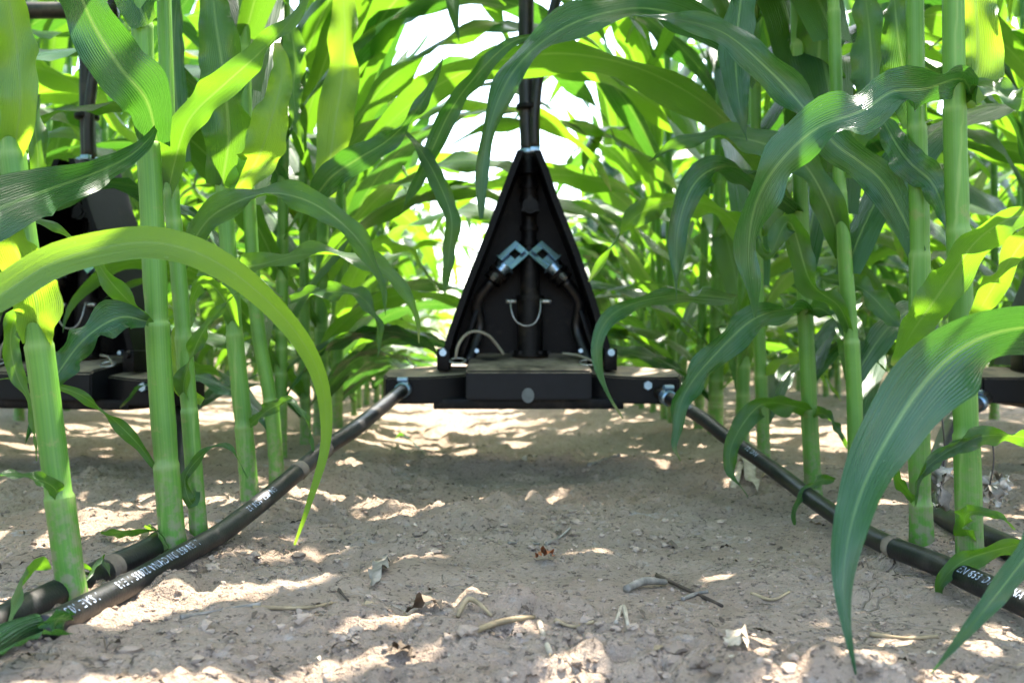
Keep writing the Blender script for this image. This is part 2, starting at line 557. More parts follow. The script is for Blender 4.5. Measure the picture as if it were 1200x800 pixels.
def build_ground():
    xs = axis((-.62, .70), -120, 120, .0030, 1.06)
    ys = axis((.44, 1.40), -40, 220, .0030, 1.030)
    X, Y = np.meshgrid(xs, ys)
    Z = gz(X, Y)
    nx, ny = len(xs), len(ys)
    V = np.stack([X.ravel(), Y.ravel(), Z.ravel()], axis=1)
    idx = np.arange(nx * ny).reshape(ny, nx)
    F = np.stack([idx[:-1, :-1].ravel(), idx[:-1, 1:].ravel(), idx[1:, 1:].ravel(), idx[1:, :-1].ravel()], axis=1)
    me = bpy.data.meshes.new('ground')
    me.vertices.add(len(V)); me.vertices.foreach_set('co', V.ravel())
    me.loops.add(F.size); me.loops.foreach_set('vertex_index', F.ravel().astype(np.int32))
    me.polygons.add(len(F))
    me.polygons.foreach_set('loop_start', np.arange(0, F.size, 4, dtype=np.int32))
    me.polygons.foreach_set('use_smooth', np.ones(len(F), dtype=bool))
    me.update(calc_edges=True)
    me.materials.append(M['soil'])
    o = bpy.data.objects.new('ground', me); COL.objects.link(o)
    tag(o, 'dry crusted tan soil strip between the corn rows', None, None, 'structure')


build_ground()


# ---------------------------------------------------------------- corn
def profile(v, tip=1.0):
    """Relative half width of a maize blade along its length."""
    a = min(1.0, .55 + .45 * math.sin(min(1, v / .30) * math.pi / 2))
    b = 1.0 if v < .45 else max(0.0, 1 - ((v - .45) / .55) ** 1.9)
    return max(.012, a * b)


def blade(mb, C, LAT, width, across=6, fold=.16, ruffle=.10, waves=5.0, phase=0.0, prof=profile, mi=0, upward=None):
    """A ruffled, folded leaf blade: C centre line (n,3), LAT lateral unit vectors (n,3)."""
    n = len(C)
    T = np.gradient(C, axis=0); T /= np.linalg.norm(T, axis=1)[:, None] + 1e-12
    V, Fc, U = [], [], []
    rng = random.Random(int(phase * 1000) + n)
    ph2 = rng.uniform(0, 6.28); w2 = waves * rng.uniform(.8, 1.25)
    for i in range(n):
        v = i / (n - 1)
        lat = LAT[i] - T[i] * (LAT[i] @ T[i]); lat /= np.linalg.norm(lat) + 1e-12
        nor = np.cross(T[i], lat)
        if upward is not None and nor @ upward < 0: pass
        hw = width * .5 * prof(v)
        env = math.sin(min(1.0, v * 3.0) * math.pi / 2) * (1 - max(0, v - .8) / .2 * .7)
        for k in range(across + 1):
            s = k / across * 2 - 1
            ru = ruffle * width * env * s * s * (math.sin(waves * 6.283 * v + phase) if s < 0 else math.sin(w2 * 6.283 * v + ph2))
            gut = fold * hw * (abs(s) ** 1.2) * (1 - .8 * v)
            V.append(C[i] + lat * hw * s * (1 - .5 * fold * abs(s)) + nor * (gut + ru))
    for i in range(n - 1):
        for k in range(across):
            a = i * (across + 1) + k
            Fc.append((a, a + 1, a + across + 2, a + across + 1))
            u0, u1 = k / across, (k + 1) / across
            v0, v1 = i / (n - 1), (i + 1) / (n - 1)
            U.append([(u0, v0), (u1, v0), (u1, v1), (u0, v1)])
    mb.add(V, Fc, U, mi=mi)


def hero_blade(pts, wpx, rolls, origin, across=8, n=46, fold=.16, ruffle=.06, waves=4.0, phase=0.0, prof=profile, wob=16):
    """pts: (px, py, depth) seen in the photograph; rolls: degrees the blade turns away from facing the camera at each point."""
    rl = list(rolls) if hasattr(rolls, '__len__') else [rolls] * len(pts)
    if len(rl) != len(pts):
        rl = list(np.interp(np.linspace(0, 1, len(pts)), np.linspace(0, 1, len(rl)), rl))
    ctrl = [(*P(*p), r) for p, r in zip(pts, rl)]
    q, L = even(ctrl, n)
    C = q[:, :3]
    vv = np.linspace(0, 1, n); rw = random.Random(int(abs(pts[0][0]) * 7 + abs(pts[-1][1])))
    roll = np.radians(q[:, 3] + np.minimum(1, vv * 4) * (wob * np.sin(vv * rw.uniform(8, 14) + rw.uniform(0, 6.28)) + wob * .5 * np.sin(vv * rw.uniform(18, 26) + rw.uniform(0, 6.28))))
    T = np.gradient(C, axis=0); T /= np.linalg.norm(T, axis=1)[:, None]
    Vw = C - np.array(CAM); Vw /= np.linalg.norm(Vw, axis=1)[:, None]
    L0 = np.cross(T, Vw); L0 /= np.linalg.norm(L0, axis=1)[:, None]
    V2 = Vw - T * np.sum(T * Vw, axis=1)[:, None]; V2 /= np.linalg.norm(V2, axis=1)[:, None]
    LAT = np.cos(roll)[:, None] * L0 + np.sin(roll)[:, None] * V2
    dm = float(np.mean([p[2] for p in pts]))
    ca = max(.35, float(np.mean(np.cos(roll[: int(n * .7)]))))
    w = min(.095, wpx * dm / FPX / ca)
    mb = MB()
    blade(mb, C - np.array(origin), LAT, w, across, fold, ruffle, waves, phase, prof)
    return mb


def stalk_into(mb, pts, r0, r1, collars, n=70, sides=18, mi=0, seam=0.0):
    """A stalk along pts with swollen nodes; collars = heights (0..1 along it) where a leaf sheath ends."""
    c, L = even(pts, n)
    # put extra rings round each collar
    s = sorted(set(list(np.linspace(0, 1, n)) + [min(1, max(0, k + d)) for k in collars for d in (-.012, -.004, .0, .003, .010)]))
    c = np.stack([np.interp(s, np.linspace(0, 1, n), c[:, k]) for k in range(3)], axis=1)
    T, A, B = frames(c)
    V, att = [], []
    for i, t in enumerate(s):
        r = r0 + (r1 - r0) * t
        inter = None; f = 0
        nxt = [k for k in collars if k >= t - 1e-6]
        prv = [k for k in collars if k < t - 1e-6]
        if nxt:
            lo = prv[-1] if prv else 0.0
            inter = len(prv)
            f = (t - lo) / max(1e-4, nxt[0] - lo)
            r *= 1.0 + .05 * f ** 2
            r *= 1 + .02 * math.exp(-((t - lo - .035) / .012) ** 2)
        ca = max([math.exp(-((t - k) / .0035) ** 2) for k in collars] or [0])
        r *= 1 + .015 * ca
        if t < .04: r *= 1 + .18 * (1 - t / .04)
        for k in range(sides):
            th = 2 * math.pi * k / sides
            ov = 1 + .05 * math.cos(2 * th); edge = 0.0
            if seam and inter is not None:
                ov += seam * ((th - (3.6 + 2.4 * math.sin(inter * 2.3 + r0 * 3000)) - .9 * f) % 6.2832) / 6.2832 * min(1, f * 4)
                w_ = (th - (3.6 + 2.4 * math.sin(inter * 2.3 + r0 * 3000)) - .9 * f) % 6.2832
                edge = .9 if w_ > 6.2832 - 6.2832 / sides * 1.2 else 0.0
            V.append(c[i] + r * ov * (math.cos(th) * A[i] + math.sin(th) * B[i]))
            att.append(max(ca, edge))
    F, U = [], []
    for i in range(len(s) - 1):
        for k in range(sides):
            k2 = (k + 1) % sides
            F.append((i * sides + k, i * sides + k2, (i + 1) * sides + k2, (i + 1) * sides + k))
            U.append([(k / sides, s[i] * L), ((k + 1) / sides, s[i] * L), ((k + 1) / sides, s[i + 1] * L), (k / sides, s[i + 1] * L)])
    F.append(tuple((len(s) - 1) * sides + k for k in range(sides))); U.append([(0, 0)] * sides)
    mb.add(V, F, U, att, mi)


def natural_blade(mb, base, az, length, width, th0, th1, pw, rng, n=22, across=4, twist=1.1, ruffle=.12, mi=0, side=0.0):
    """A blade leaving a stalk at `base` towards azimuth az, rising at th0 from the vertical and drooping to th1."""
    d = np.array([math.cos(az), math.sin(az), 0.0]); up = np.array([0, 0, 1.0])
    s_dir = np.cross(d, up)
    C = [np.array(base, dtype=float)]
    ds = length / (n - 1)
    for i in range(1, n):
        t = i / (n - 1)
        th = th0 + (th1 - th0) * t ** pw
        C.append(C[-1] + ds * (math.sin(th) * d + math.cos(th) * up + side * t * s_dir))
    C = np.array(C)
    T = np.gradient(C, axis=0); T /= np.linalg.norm(T, axis=1)[:, None]
    tw = rng.uniform(-twist, twist); t0 = rng.uniform(-.25, .25); ph = rng.uniform(0, 6.28)
    LAT = []
    for i in range(n):
        t = i / (n - 1)
        a = t0 + tw * t + .45 * math.sin(6.0 * t + ph) * t
        nrm = np.cross(T[i], s_dir)
        LAT.append(math.cos(a) * s_dir + math.sin(a) * nrm)
    blade(mb, C, np.array(LAT), width, across, rng.uniform(.15, .32), ruffle * rng.uniform(.6, 1.3), rng.uniform(3, 6), rng.uniform(0, 6.28), mi=mi)


NODES = [.05, .09, .14, .20, .27, .34, .42, .50, .58, .66, .74, .82, .89]


def leaf_specs(rng, zmin=0.0, lowest=True):
    """(height, azimuth, length, width, th0, th1, power) for the leaves of one plant."""
    out = []
    side = rng.choice((0, math.pi))
    lean = rng.gauss(0, .45)
    for i, z in enumerate(NODES):
        z = z * rng.uniform(.95, 1.05)
        side += math.pi
        if z < zmin or (i < 1 and rng.random() < .35):
            continue
        f = i / (len(NODES) - 1)
        length = (.31 + .44 * math.sin(min(1, f * 1.15) * math.pi * .62)) * rng.uniform(.88, 1.12)
        width = (.028 + .050 * math.sin(min(1, f * 1.2) * math.pi * .6)) * rng.uniform(.9, 1.12)
        th0 = R(rng.uniform(22, 36)) if i < 11 else R(rng.uniform(8, 16))
        th1 = R(rng.uniform(120, 172)) if i < 11 else R(rng.uniform(35, 95))
        out.append((z, lean + side + rng.gauss(0, .28), length, width, th0, th1, rng.uniform(1.0, 1.7)))
    for k in range(3):           # short blades that droop low beside the foot
        if zmin < .05:
            out.append((rng.uniform(.05, .20), rng.uniform(0, 6.28), rng.uniform(.26, .40), rng.uniform(.026, .040), R(rng.uniform(25, 50)), R(rng.uniform(105, 150)), rng.uniform(.9, 1.4)))
    for k in range(2):           # the whorl
        out.append((.90, rng.uniform(0, 6.28), rng.uniform(.38, .5), .055, R(4), R(rng.uniform(18, 50)), 1.4))
    return out


def make_variant(seed, detail):
    rng = random.Random(seed)
    h = .95
    lean = [rng.gauss(0, .012), rng.gauss(0, .012)]
    pts = [(0, 0, -.02), (lean[0] * .5, lean[1] * .5, h * .35), (lean[0], lean[1], h * .7), (lean[0] * 1.2, lean[1] * 1.2, h)]
    specs = leaf_specs(rng)
    r0 = rng.uniform(.0105, .0135)
    pos = lambda z: (lean[0] * 1.15 * z / h, lean[1] * 1.15 * z / h, z)
    collars = sorted({min(.99, (sp[0] + .02) / (h + .02)) for sp in specs if sp[0] < .86})
    return rng, pts, specs, r0, pos, collars


def variant_parts(seed):
    rng, pts, specs, r0, pos, collars = make_variant(seed, 1)
    mb = MB(); stalk_into(mb, pts, r0, r0 * .55, collars, n=40, sides=14)
    res = [('stalk', mb.mesh('stalk', M['stalk']))]
    for z, az, ln, w, a, b, p in specs:
        lb = MB(); natural_blade(lb, pos(z), az, ln, w, a, b, p, rng, n=30, across=6, side=rng.gauss(0, .2))
        res.append(('leaf', lb.mesh('leaf', M['leaf'] if rng.random() < .62 else M['leaf_shaded'])))
    return res


def variant_whole(seed, n=16, across=2):
    rng, pts, specs, r0, pos, collars = make_variant(seed, 0)
    mb = MB(); stalk_into(mb, pts, r0, r0 * .55, collars[::2], n=12, sides=8, mi=0)
    for z, az, ln, w, a, b, p in specs:
        natural_blade(mb, pos(z), az, ln, w, a, b, p, rng, n=n, across=across, mi=1, side=rng.gauss(0, .2))
    return mb


# --- the ten or so nearest plants, whose stalks and blades are followed one by one
def hero_plant(name_label, path, r0, collars, leaves, d, seed, zmin=.56, top=True, r1=None):
    """path: photo pixels of the stalk from its foot up, at depth d."""
    sc = 1.0
    if 0 < path[0][0] < 1200:                 # stand it where its foot is seen to meet the soil
        d0 = d; d = (G(path[0][0], path[0][1]) - CAM).dot(CF); sc = d / d0
    foot = P(path[0][0], path[0][1], d)
    foot = Vector((foot.x, foot.y, gzf(foot.x, foot.y) - .006))
    root = empty('corn_plant', foot, name_label, 'corn plant', 'nearest corn plants')
    rng = random.Random(seed)
    q = [Vector((0, 0, -.015))] + [P(a, b, d) - foot for a, b in path[1:]]
    tip = q[-1]; dirv = (q[-1] - q[-2]).normalized()
    dirv = (dirv + Vector((0, 0, 1.2))).normalized()
    zt = .95
    while q[-1].z < zt - .05:
        q.append(q[-1] + dirv * min(.2, zt - q[-1].z + .01))
    c, L = even(q, 60)
    zz = c[:, 2]
    cl = []
    for py in collars:
        z = P(path[0][0], py, d).z - foot.z
        cl.append(float(np.interp(z, zz, np.linspace(0, 1, 60))))
    for z in (.55, .66, .77, .87):
        cl.append(float(np.interp(z, zz, np.linspace(0, 1, 60))))
    mb = MB()
    r0 *= sc * .93
    stalk_into(mb, q, r0, r0 * .6 if r1 is None else r1, sorted(cl), n=80, sides=36, seam=.11)
    mb.build('stalk', M['stalk'], root)
    for lf in leaves:
        mat = M['leaf_sunlit'] if lf.get('sunlit') else M['leaf_shaded'] if lf.get('shaded') else M['leaf']
        b = hero_blade([(p[0], p[1], p[2] * sc) for p in lf['p']], lf['w'], lf.get('r', 0), foot, fold=lf.get('fold', .30), ruffle=lf.get('ruffle', .05) * 3.4, wob=lf.get('wob', 20), waves=lf.get('waves', 4.0),
                       phase=lf.get('ph', rng.uniform(0, 6.28)), prof=lf.get('prof', profile))
        b.build('leaf', mat, root)
    if d > 1.1:
        for z, az, ln, w, a, b_, p in leaf_specs(rng, zmin=.26) + [(rng.uniform(.06, .2), rng.uniform(.3, 2.8), rng.uniform(.25, .36), .032, R(40), R(rng.uniform(110, 145)), 1.1) for _ in range(3)]:
            if math.sin(az) < .25: az = -az
            if math.sin(az) < .25: az = R(90) + rng.gauss(0, .5)
            if math.cos(az) * foot.x < 0 and (z < .25 or rng.random() < .8): az = math.pi - az
            bx = [float(np.interp(z, zz, c[:, k])) for k in range(3)]
            lb = MB(); natural_blade(lb, bx, az, ln, w * 1.1, a, b_, p, rng, n=30, across=6, side=rng.gauss(0, .2))
            lb.build('leaf', M['leaf'] if rng.random() < .6 else M['leaf_shaded'], root)
    if top:
        for z, az, ln, w, a, b_, p in leaf_specs(rng, zmin=zmin) + (leaf_specs(rng, zmin=.60) if path[0][0] > 600 and d > 1.1 else []):  # second leaf set high on right-hand plants, added to shade the soil
            bx = [float(np.interp(z, zz, c[:, k])) for k in range(3)]
            lb = MB(); natural_blade(lb, bx, az, ln, w, a, min(b_, R(115)), p + .3, rng, n=30, across=6, side=rng.gauss(0, .2))
            lb.build('leaf', M['leaf'], root)
    return root


def hang(v):       # a blade narrow at both ends
    return max(.012, math.sin(max(.03, min(1, v * 1.02)) * math.pi) ** .7) if v < .99 else .012


def spear(v):      # widest early, long taper
    return max(.012, min(1, .35 + v * 3.2) * (1 - v ** 1.6))


def broad(v):      # cut off above the frame: stays wide
    return max(.02, min(1, .6 + v * 1.6) * (1 - max(0, v - .35) ** 1.4 * 1.5))


hero_plant('stalk with flared yellow collar, foot at the printed hose end',
    [(90, 700), (66, 560), (47, 410), (22, 240), (10, 120)], .0110, [405, 583, 180],
    [dict(p=[(45, 402, .76), (42, 350, .74), (22, 300, .72), (0, 262, .70), (-40, 215, .68)], w=62, r=[20, 10, 15, 30], sunlit=1, prof=broad),
     dict(p=[(16, 180, .76), (24, 120, .74), (20, 60, .74), (10, 0, .73), (-10, -60, .72), (-60, -90, .7)], w=52, r=[30, 5, 5, 20], sunlit=1, prof=broad),
     dict(p=[(14, 180, .77), (34, 110, .80), (42, 160, .80), (44, 205, .80), (30, 262, .80), (18, 290, .8)], w=34, r=[40, 20, 15, 10], prof=spear),
     dict(p=[(70, 586, .76), (62, 570, .74), (40, 560, .72), (8, 556, .70), (-40, 566, .68)], w=20, r=[-30, -35, -40], prof=spear),
     dict(p=[(40, 404, .77), (20, 372, .80), (12, 400, .80), (20, 440, .80), (38, 480, .80), (42, 540, .8)], w=30, r=[30, 20, 30, 40], prof=spear)],
    .76, 11)

hero_plant('thickest pale green corn stalk, foot behind the printed hose beside the ringed hose',
    [(206, 642), (190, 480), (184, 380), (178, 240), (168, 60)], .0125, [545, 378, 168, 30],
    [dict(p=[(172, 376, .94), (140, 372, .92), (100, 396, .90), (66, 440, .88), (44, 480, .87), (30, 520, .87)], shaded=1, w=50, r=[30, -20, -10, 10, 20], prof=spear, ruffle=.07),
     dict(p=[(178, 380, .945), (150, 352, .93), (128, 328, .91), (104, 296, .90), (60, 264, .88), (0, 250, .87)], w=26, r=[20, 40, 20, 20], prof=spear),
     dict(p=[(182, 548, .95), (160, 518, .94), (122, 482, .92), (84, 458, .90), (20, 444, .88), (-40, 448, .86)], w=17, r=[30, 35, 40], prof=spear),
     dict(p=[(184, 165, .945), (172, 118, .91), (140, 78, .88), (105, 20, .86), (80, -50, .84), (60, -130, .82)], shaded=1, w=74, r=[30, 5, 0, 10, 20], prof=broad, ruffle=.04),
     dict(p=[(172, 30, .94), (160, -10, .95), (170, -60, .96), (160, -120, .97)], w=60, r=[20, 10, 10], prof=broad),
     dict(p=[(186, 143, .945), (173, 164, .91), (150, 184, .88), (110, 203, .82), (60, 221, .76), (0, 244, .70), (-60, 272, .66), (-110, 300, .62)], shaded=1, w=66, r=[40, 20, 5, 0], ruffle=.02, prof=lambda v: max(.012, min(1, .10 + v * 1.25) * (1 - max(0, v - .8) * 2)))],
    .955, 12)

hero_plant('slim corn stalk close beside the thickest stalk, its leaf rising in a twist',
    [(236, 628), (222, 480), (208, 310), (199, 190)], .0092, [480, 395, 260, 225],
    [dict(p=[(196, 232, 1.02), (205, 190, 1.0), (222, 140, .98), (262, 100, .95), (300, 66, .93), (335, 30, .91), (372, -20, .9)], w=40, r=[50, 20, 25, 30, 30], prof=broad, ruffle=.05),
     dict(p=[(222, 478, 1.02), (215, 455, 1.01), (222, 425, 1.0), (240, 385, .99), (270, 350, .97), (285, 340, .96)], w=20, r=[60, 40, 30], prof=spear),
     dict(p=[(205, 320, 1.03), (222, 290, 1.03), (250, 252, 1.03), (303, 228, 1.03), (348, 231, 1.04), (389, 252, 1.05), (425, 288, 1.06), (447, 333, 1.07), (452, 370, 1.07)], w=32, r=[10, 10, 20, 40, 30, 20, 10, 0], ruffle=.07),
     dict(p=[(232, 560, 1.02), (225, 590, 1.0), (217, 560, 1.0), (240, 530, 1.0), (262, 520, 1.0), (280, 540, 1.0), (290, 560, 1.0)], w=15, r=40, prof=spear),
     dict(p=[(238, 470, 1.03), (212, 452, 1.03), (204, 400, 1.03), (213, 372, 1.03)], w=20, r=20, sunlit=1)],
    1.02, 13)

hero_plant('corn stalk just past the slim one, its wavy leaf arching toward the black cone',
    [(296, 588), (284, 480), (274, 380), (262, 220), (255, 100)], .0118, [500, 392, 215],
    [dict(p=[(232, 318, 1.2), (262, 314, 1.18), (300, 311, 1.16), (350, 299, 1.14), (400, 298, 1.13), (440, 310, 1.12), (470, 335, 1.12), (488, 370, 1.12), (491, 402, 1.12)], w=22, r=[20, 40, 50, 45, 30, 10, 0], ruffle=.08),
     dict(p=[(260, 218, 1.24), (268, 160, 1.22), (262, 90, 1.2), (252, 20, 1.2), (245, -60, 1.2)], w=66, r=[20, 5, 0, 10], prof=broad),
     dict(p=[(275, 225, 1.24), (300, 190, 1.22), (318, 140, 1.2), (330, 90, 1.2), (325, 50, 1.2)][::1], w=52, r=[10, 5, 0, 10], prof=broad, sunlit=1),
     dict(p=[(278, 390, 1.25), (262, 350, 1.22), (240, 330, 1.2), (226, 350, 1.2), (214, 400, 1.2), (206, 440, 1.2)], w=26, r=[20, 30, 20], prof=spear),
     dict(p=[(290, 500, 1.25), (318, 478, 1.22), (344, 472, 1.2), (362, 500, 1.2), (368, 540, 1.2)], w=16, r=[30, 50, 40], prof=spear)],
    1.25, 14)

hero_plant('corn stalk whose two grey green leaves reach toward the riser hose',
    [(326, 564), (318, 480), (302, 380), (292, 240), (288, 100)], .0112, [470, 345, 230],
    [dict(p=[(340, 352, 1.40), (368, 344, 1.36), (395, 342, 1.33), (420, 346, 1.31), (438, 366, 1.30), (444, 398, 1.30), (442, 420, 1.30)], w=18, r=[30, 45, 45, 20, 0], ruffle=.08),
     dict(p=[(366, 236, 1.40), (388, 208, 1.36), (420, 186, 1.32), (455, 164, 1.30), (486, 132, 1.28), (508, 96, 1.27), (520, 66, 1.26)], shaded=1, w=46, r=[10, 0, -10, 0], prof=spear, ruffle=.05),
     dict(p=[(470, 150, 1.35), (494, 178, 1.33), (514, 214, 1.31), (529, 256, 1.30), (526, 300, 1.30), (520, 350, 1.30)], w=22, r=[40, 20, 5, 10], prof=hang, ruffle=.05),
     dict(p=[(470, 250, 1.36), (500, 190, 1.34), (528, 130, 1.32), (560, 86, 1.30), (596, 52, 1.29), (630, 40, 1.28)][::-1], shaded=1, w=26, r=[10, 15, 20], prof=hang),
     dict(p=[(340, 30, 1.34), (346, 70, 1.32), (344, 110, 1.31), (350, 150, 1.30), (357, 182, 1.30)], w=34, r=[10, 10, 5, 0], prof=spear),
     dict(p=[(380, 230, 1.42), (392, 150, 1.42), (404, 60, 1.42), (400, -30, 1.42), (390, -90, 1.42)], w=48, r=[0, 5, 10], prof=broad, sunlit=1),
     dict(p=[(216, 190, 1.42), (206, 110, 1.42), (204, 40, 1.42), (212, -40, 1.42)], shaded=1, w=30, r=[5, 10, 15], prof=broad)],
    1.45, 15)

hero_plant('thick straight corn stalk behind the broad drooping leaf, foot beside the buried hose',
    [(1138, 652), (1134, 540), (1127, 400), (1122, 240), (1119, 120)], .0122, [128, 510, 270],
    [dict(p=[(1140, 118, .915), (1128, 92, .90), (1085, 104, .88), (1045, 108, .87), (1010, 130, .86), (955, 152, .85), (910, 195, .85), (885, 240, .86), (877, 300, .87), (885, 372, .88)], shaded=1, w=52, r=[60, 40, 20, -10, -15, 0, 10, 20, 40], ruffle=.07, prof=lambda v: profile(v * .97)),
     dict(p=[(1122, 125, .92), (1142, 92, .93), (1146, 50, .94), (1142, -10, .95), (1136, -80, .96)], w=64, r=[10, 0, 0], sunlit=1, prof=broad),
     dict(p=[(1128, 118, .92), (1150, 100, .90), (1180, 112, .88), (1215, 122, .86), (1260, 150, .84)], w=26, r=[50, 40, 40], prof=broad),
     dict(p=[(1140, 640, .915), (1130, 612, .89), (1138, 600, .86), (1165, 602, .84), (1190, 620, .83)], w=26, r=[40, 30, 50], prof=spear),
     dict(p=[(1150, 512, .92), (1185, 508, .89), (1150, 510, .87), (1108, 530, .85), (1080, 556, .84), (1072, 594, .84)][2:][::1], w=18, r=[40, 30, 10], prof=spear),
     dict(p=[(1240, 520, .92), (1200, 512, .90), (1150, 511, .87), (1106, 531, .85), (1079, 558, .84), (1073, 594, .84)], w=22, r=[40, 40, 40, 20, 5])],
    .915, 16)

hero_plant('corn stalk just left of the straight one, hose passing at its foot',
    [(1080, 640), (1077, 480), (1078, 300), (1074, 140)], .0108, [150, 298, 590],
    [dict(p=[(1030, 132, .99), (1048, 165, .97), (1066, 190, .95), (1092, 214, .94), (1106, 246, .93), (1110, 278, .93)], shaded=1, w=42, r=[20, 0, -10, 10, 30], prof=hang, ruffle=.05),
     dict(p=[(1074, 148, .96), (1062, 100, .97), (1052, 40, .98), (1045, -40, .99)], w=52, r=[10, 0, 10], prof=broad),
     dict(p=[(1078, 300, .955), (1062, 262, .97), (1036, 215, .98), (1008, 190, .99), (978, 168, 1.0), (945, 130, 1.01), (905, 86, 1.02), (850, 40, 1.03), (790, 22, 1.04), (735, 18, 1.05)], shaded=1, w=46, r=[30, 10, 0, 0, -10, -10, -20, -20], ruffle=.06, prof=lambda v: profile(v)),
     dict(p=[(1074, 590, .955), (1052, 560, .94), (1046, 532, .92), (1060, 545, .9), (1082, 585, .89), (1100, 618, .88)][:3] + [(1040, 520, .91)], w=16, r=30, prof=spear),
     dict(p=[(1200, 252, .80), (1175, 260, .80), (1140, 287, .82), (1100, 345, .85), (1066, 394, .88), (1050, 430, .9)], w=46, r=[30, 25, 15, 10], prof=lambda v: profile(v * .9), ruffle=.04)],
    .958, 17)

hero_plant('mid green corn stalk over the hose with leaves arching both ways at half height',
    [(955, 574), (948, 470), (942, 330), (937, 200)], .0118, [362, 480, 205],
    [dict(p=[(945, 364, 1.36), (931, 361, 1.32), (886, 372, 1.28), (841, 412, 1.25), (802, 462, 1.23), (790, 518, 1.22), (797, 540, 1.22)], shaded=1, w=32, r=[50, 45, 25, 10, 5, 10], ruffle=.07),
     dict(p=[(940, 366, 1.36), (962, 362, 1.33), (990, 384, 1.30), (1021, 417, 1.28), (1046, 442, 1.27)], w=24, r=[40, 40, 30, 20], prof=spear),
     dict(p=[(948, 482, 1.36), (931, 476, 1.32), (892, 474, 1.28), (861, 513, 1.25), (856, 547, 1.24), (876, 582, 1.24)], w=24, r=[40, 40, 20, 5, 40], ruffle=.07),
     dict(p=[(952, 484, 1.36), (965, 485, 1.33), (980, 500, 1.31), (996, 530, 1.30)], w=15, r=[40, 40, 30], prof=spear),
     dict(p=[(978, 562, 1.22), (962, 562, 1.2), (946, 572, 1.18), (931, 597, 1.17), (931, 628, 1.17)], w=15, r=[40, 30, 20], prof=spear),
     dict(p=[(940, 205, 1.36), (952, 130, 1.35), (960, 60, 1.34), (960, -20, 1.34), (955, -80, 1.34)], w=74, r=[10, 0, 0], prof=broad),
     dict(p=[(936, 250, 1.36), (900, 222, 1.30), (868, 198, 1.25), (838, 197, 1.22), (812, 218, 1.20), (796, 262, 1.19), (792, 310, 1.19), (793, 356, 1.19)], shaded=1, w=32, r=[40, 40, 40, 30, 10, 5, 10], ruffle=.06),
     dict(p=[(940, 330, 1.37), (900, 318, 1.33), (960, 324, 1.30), (1010, 338, 1.27), (1050, 378, 1.25), (1062, 392, 1.24)][2:], w=28, r=[30, 30, 20], prof=hang)],
    1.36, 18)

hero_plant('thin corn stalk whose foot is hidden behind the very broad drooping leaf',
    [(1004, 590), (1000, 440), (990, 300), (983, 200)], .0102, [225, 400, 540],
    [dict(p=[(984, 205, 1.24), (1000, 160, 1.22), (1020, 110, 1.2), (1020, 50, 1.2), (1010, -40, 1.2)], w=58, r=[10, 0, 10], prof=broad),
     dict(p=[(1000, 400, 1.24), (984, 360, 1.22), (950, 330, 1.2), (925, 260, 1.18), (905, 236, 1.17), (920, 280, 1.16), (945, 310, 1.15)][:4] + [(900, 300, 1.17), (880, 262, 1.17)], w=30, r=[20, 20, 10], prof=hang, ruffle=.08),
     dict(p=[(990, 300, 1.25), (970, 240, 1.23), (940, 190, 1.22), (900, 170, 1.21), (850, 160, 1.2), (800, 165, 1.2), (760, 190, 1.2)], w=40, r=[20, -10, -30, -40, -30, -10], ruffle=.06)],
    1.24, 19)

hero_plant('yellow green corn stalk whose long high leaf arches across the riser hose',
    [(896, 546), (892, 450), (888, 330), (886, 200)], .0112, [440, 300, 190],
    [dict(p=[(886, 96, 1.5), (860, 56, 1.42), (815, 26, 1.36), (755, 10, 1.30), (692, 20, 1.25), (640, 46, 1.22), (600, 86, 1.20), (576, 140, 1.19), (565, 200, 1.19), (564, 256, 1.19)], shaded=1, w=42, r=[-20, -30, -35, -35, -30, -20, -10, 0, 10], ruffle=.06, prof=lambda v: profile(v * .97)),
     dict(p=[(860, 350, 1.55), (826, 346, 1.45), (790, 346, 1.36), (748, 354, 1.30), (716, 370, 1.27), (700, 400, 1.26), (702, 434, 1.26), (714, 465, 1.26), (730, 490, 1.26)], shaded=1, w=22, r=[20, 40, 45, 30, 10, 10, 10], ruffle=.05),
     dict(p=[(874, -60, 1.3), (868, 0, 1.25), (862, 60, 1.22), (866, 120, 1.20), (876, 165, 1.2)], shaded=1, w=44, r=[10, 5, 10], prof=hang, ruffle=.03),
     dict(p=[(890, 300, 1.66), (850, 250, 1.6), (800, 235, 1.55), (750, 250, 1.5), (715, 290, 1.5), (690, 330, 1.5)], w=30, r=[20, 40, 40, 20], ruffle=.07),
     dict(p=[(892, 440, 1.66), (930, 420, 1.62), (960, 430, 1.6), (985, 470, 1.58)], w=18, r=[20, 40, 40], prof=spear, sunlit=1)],
    1.66, 20)

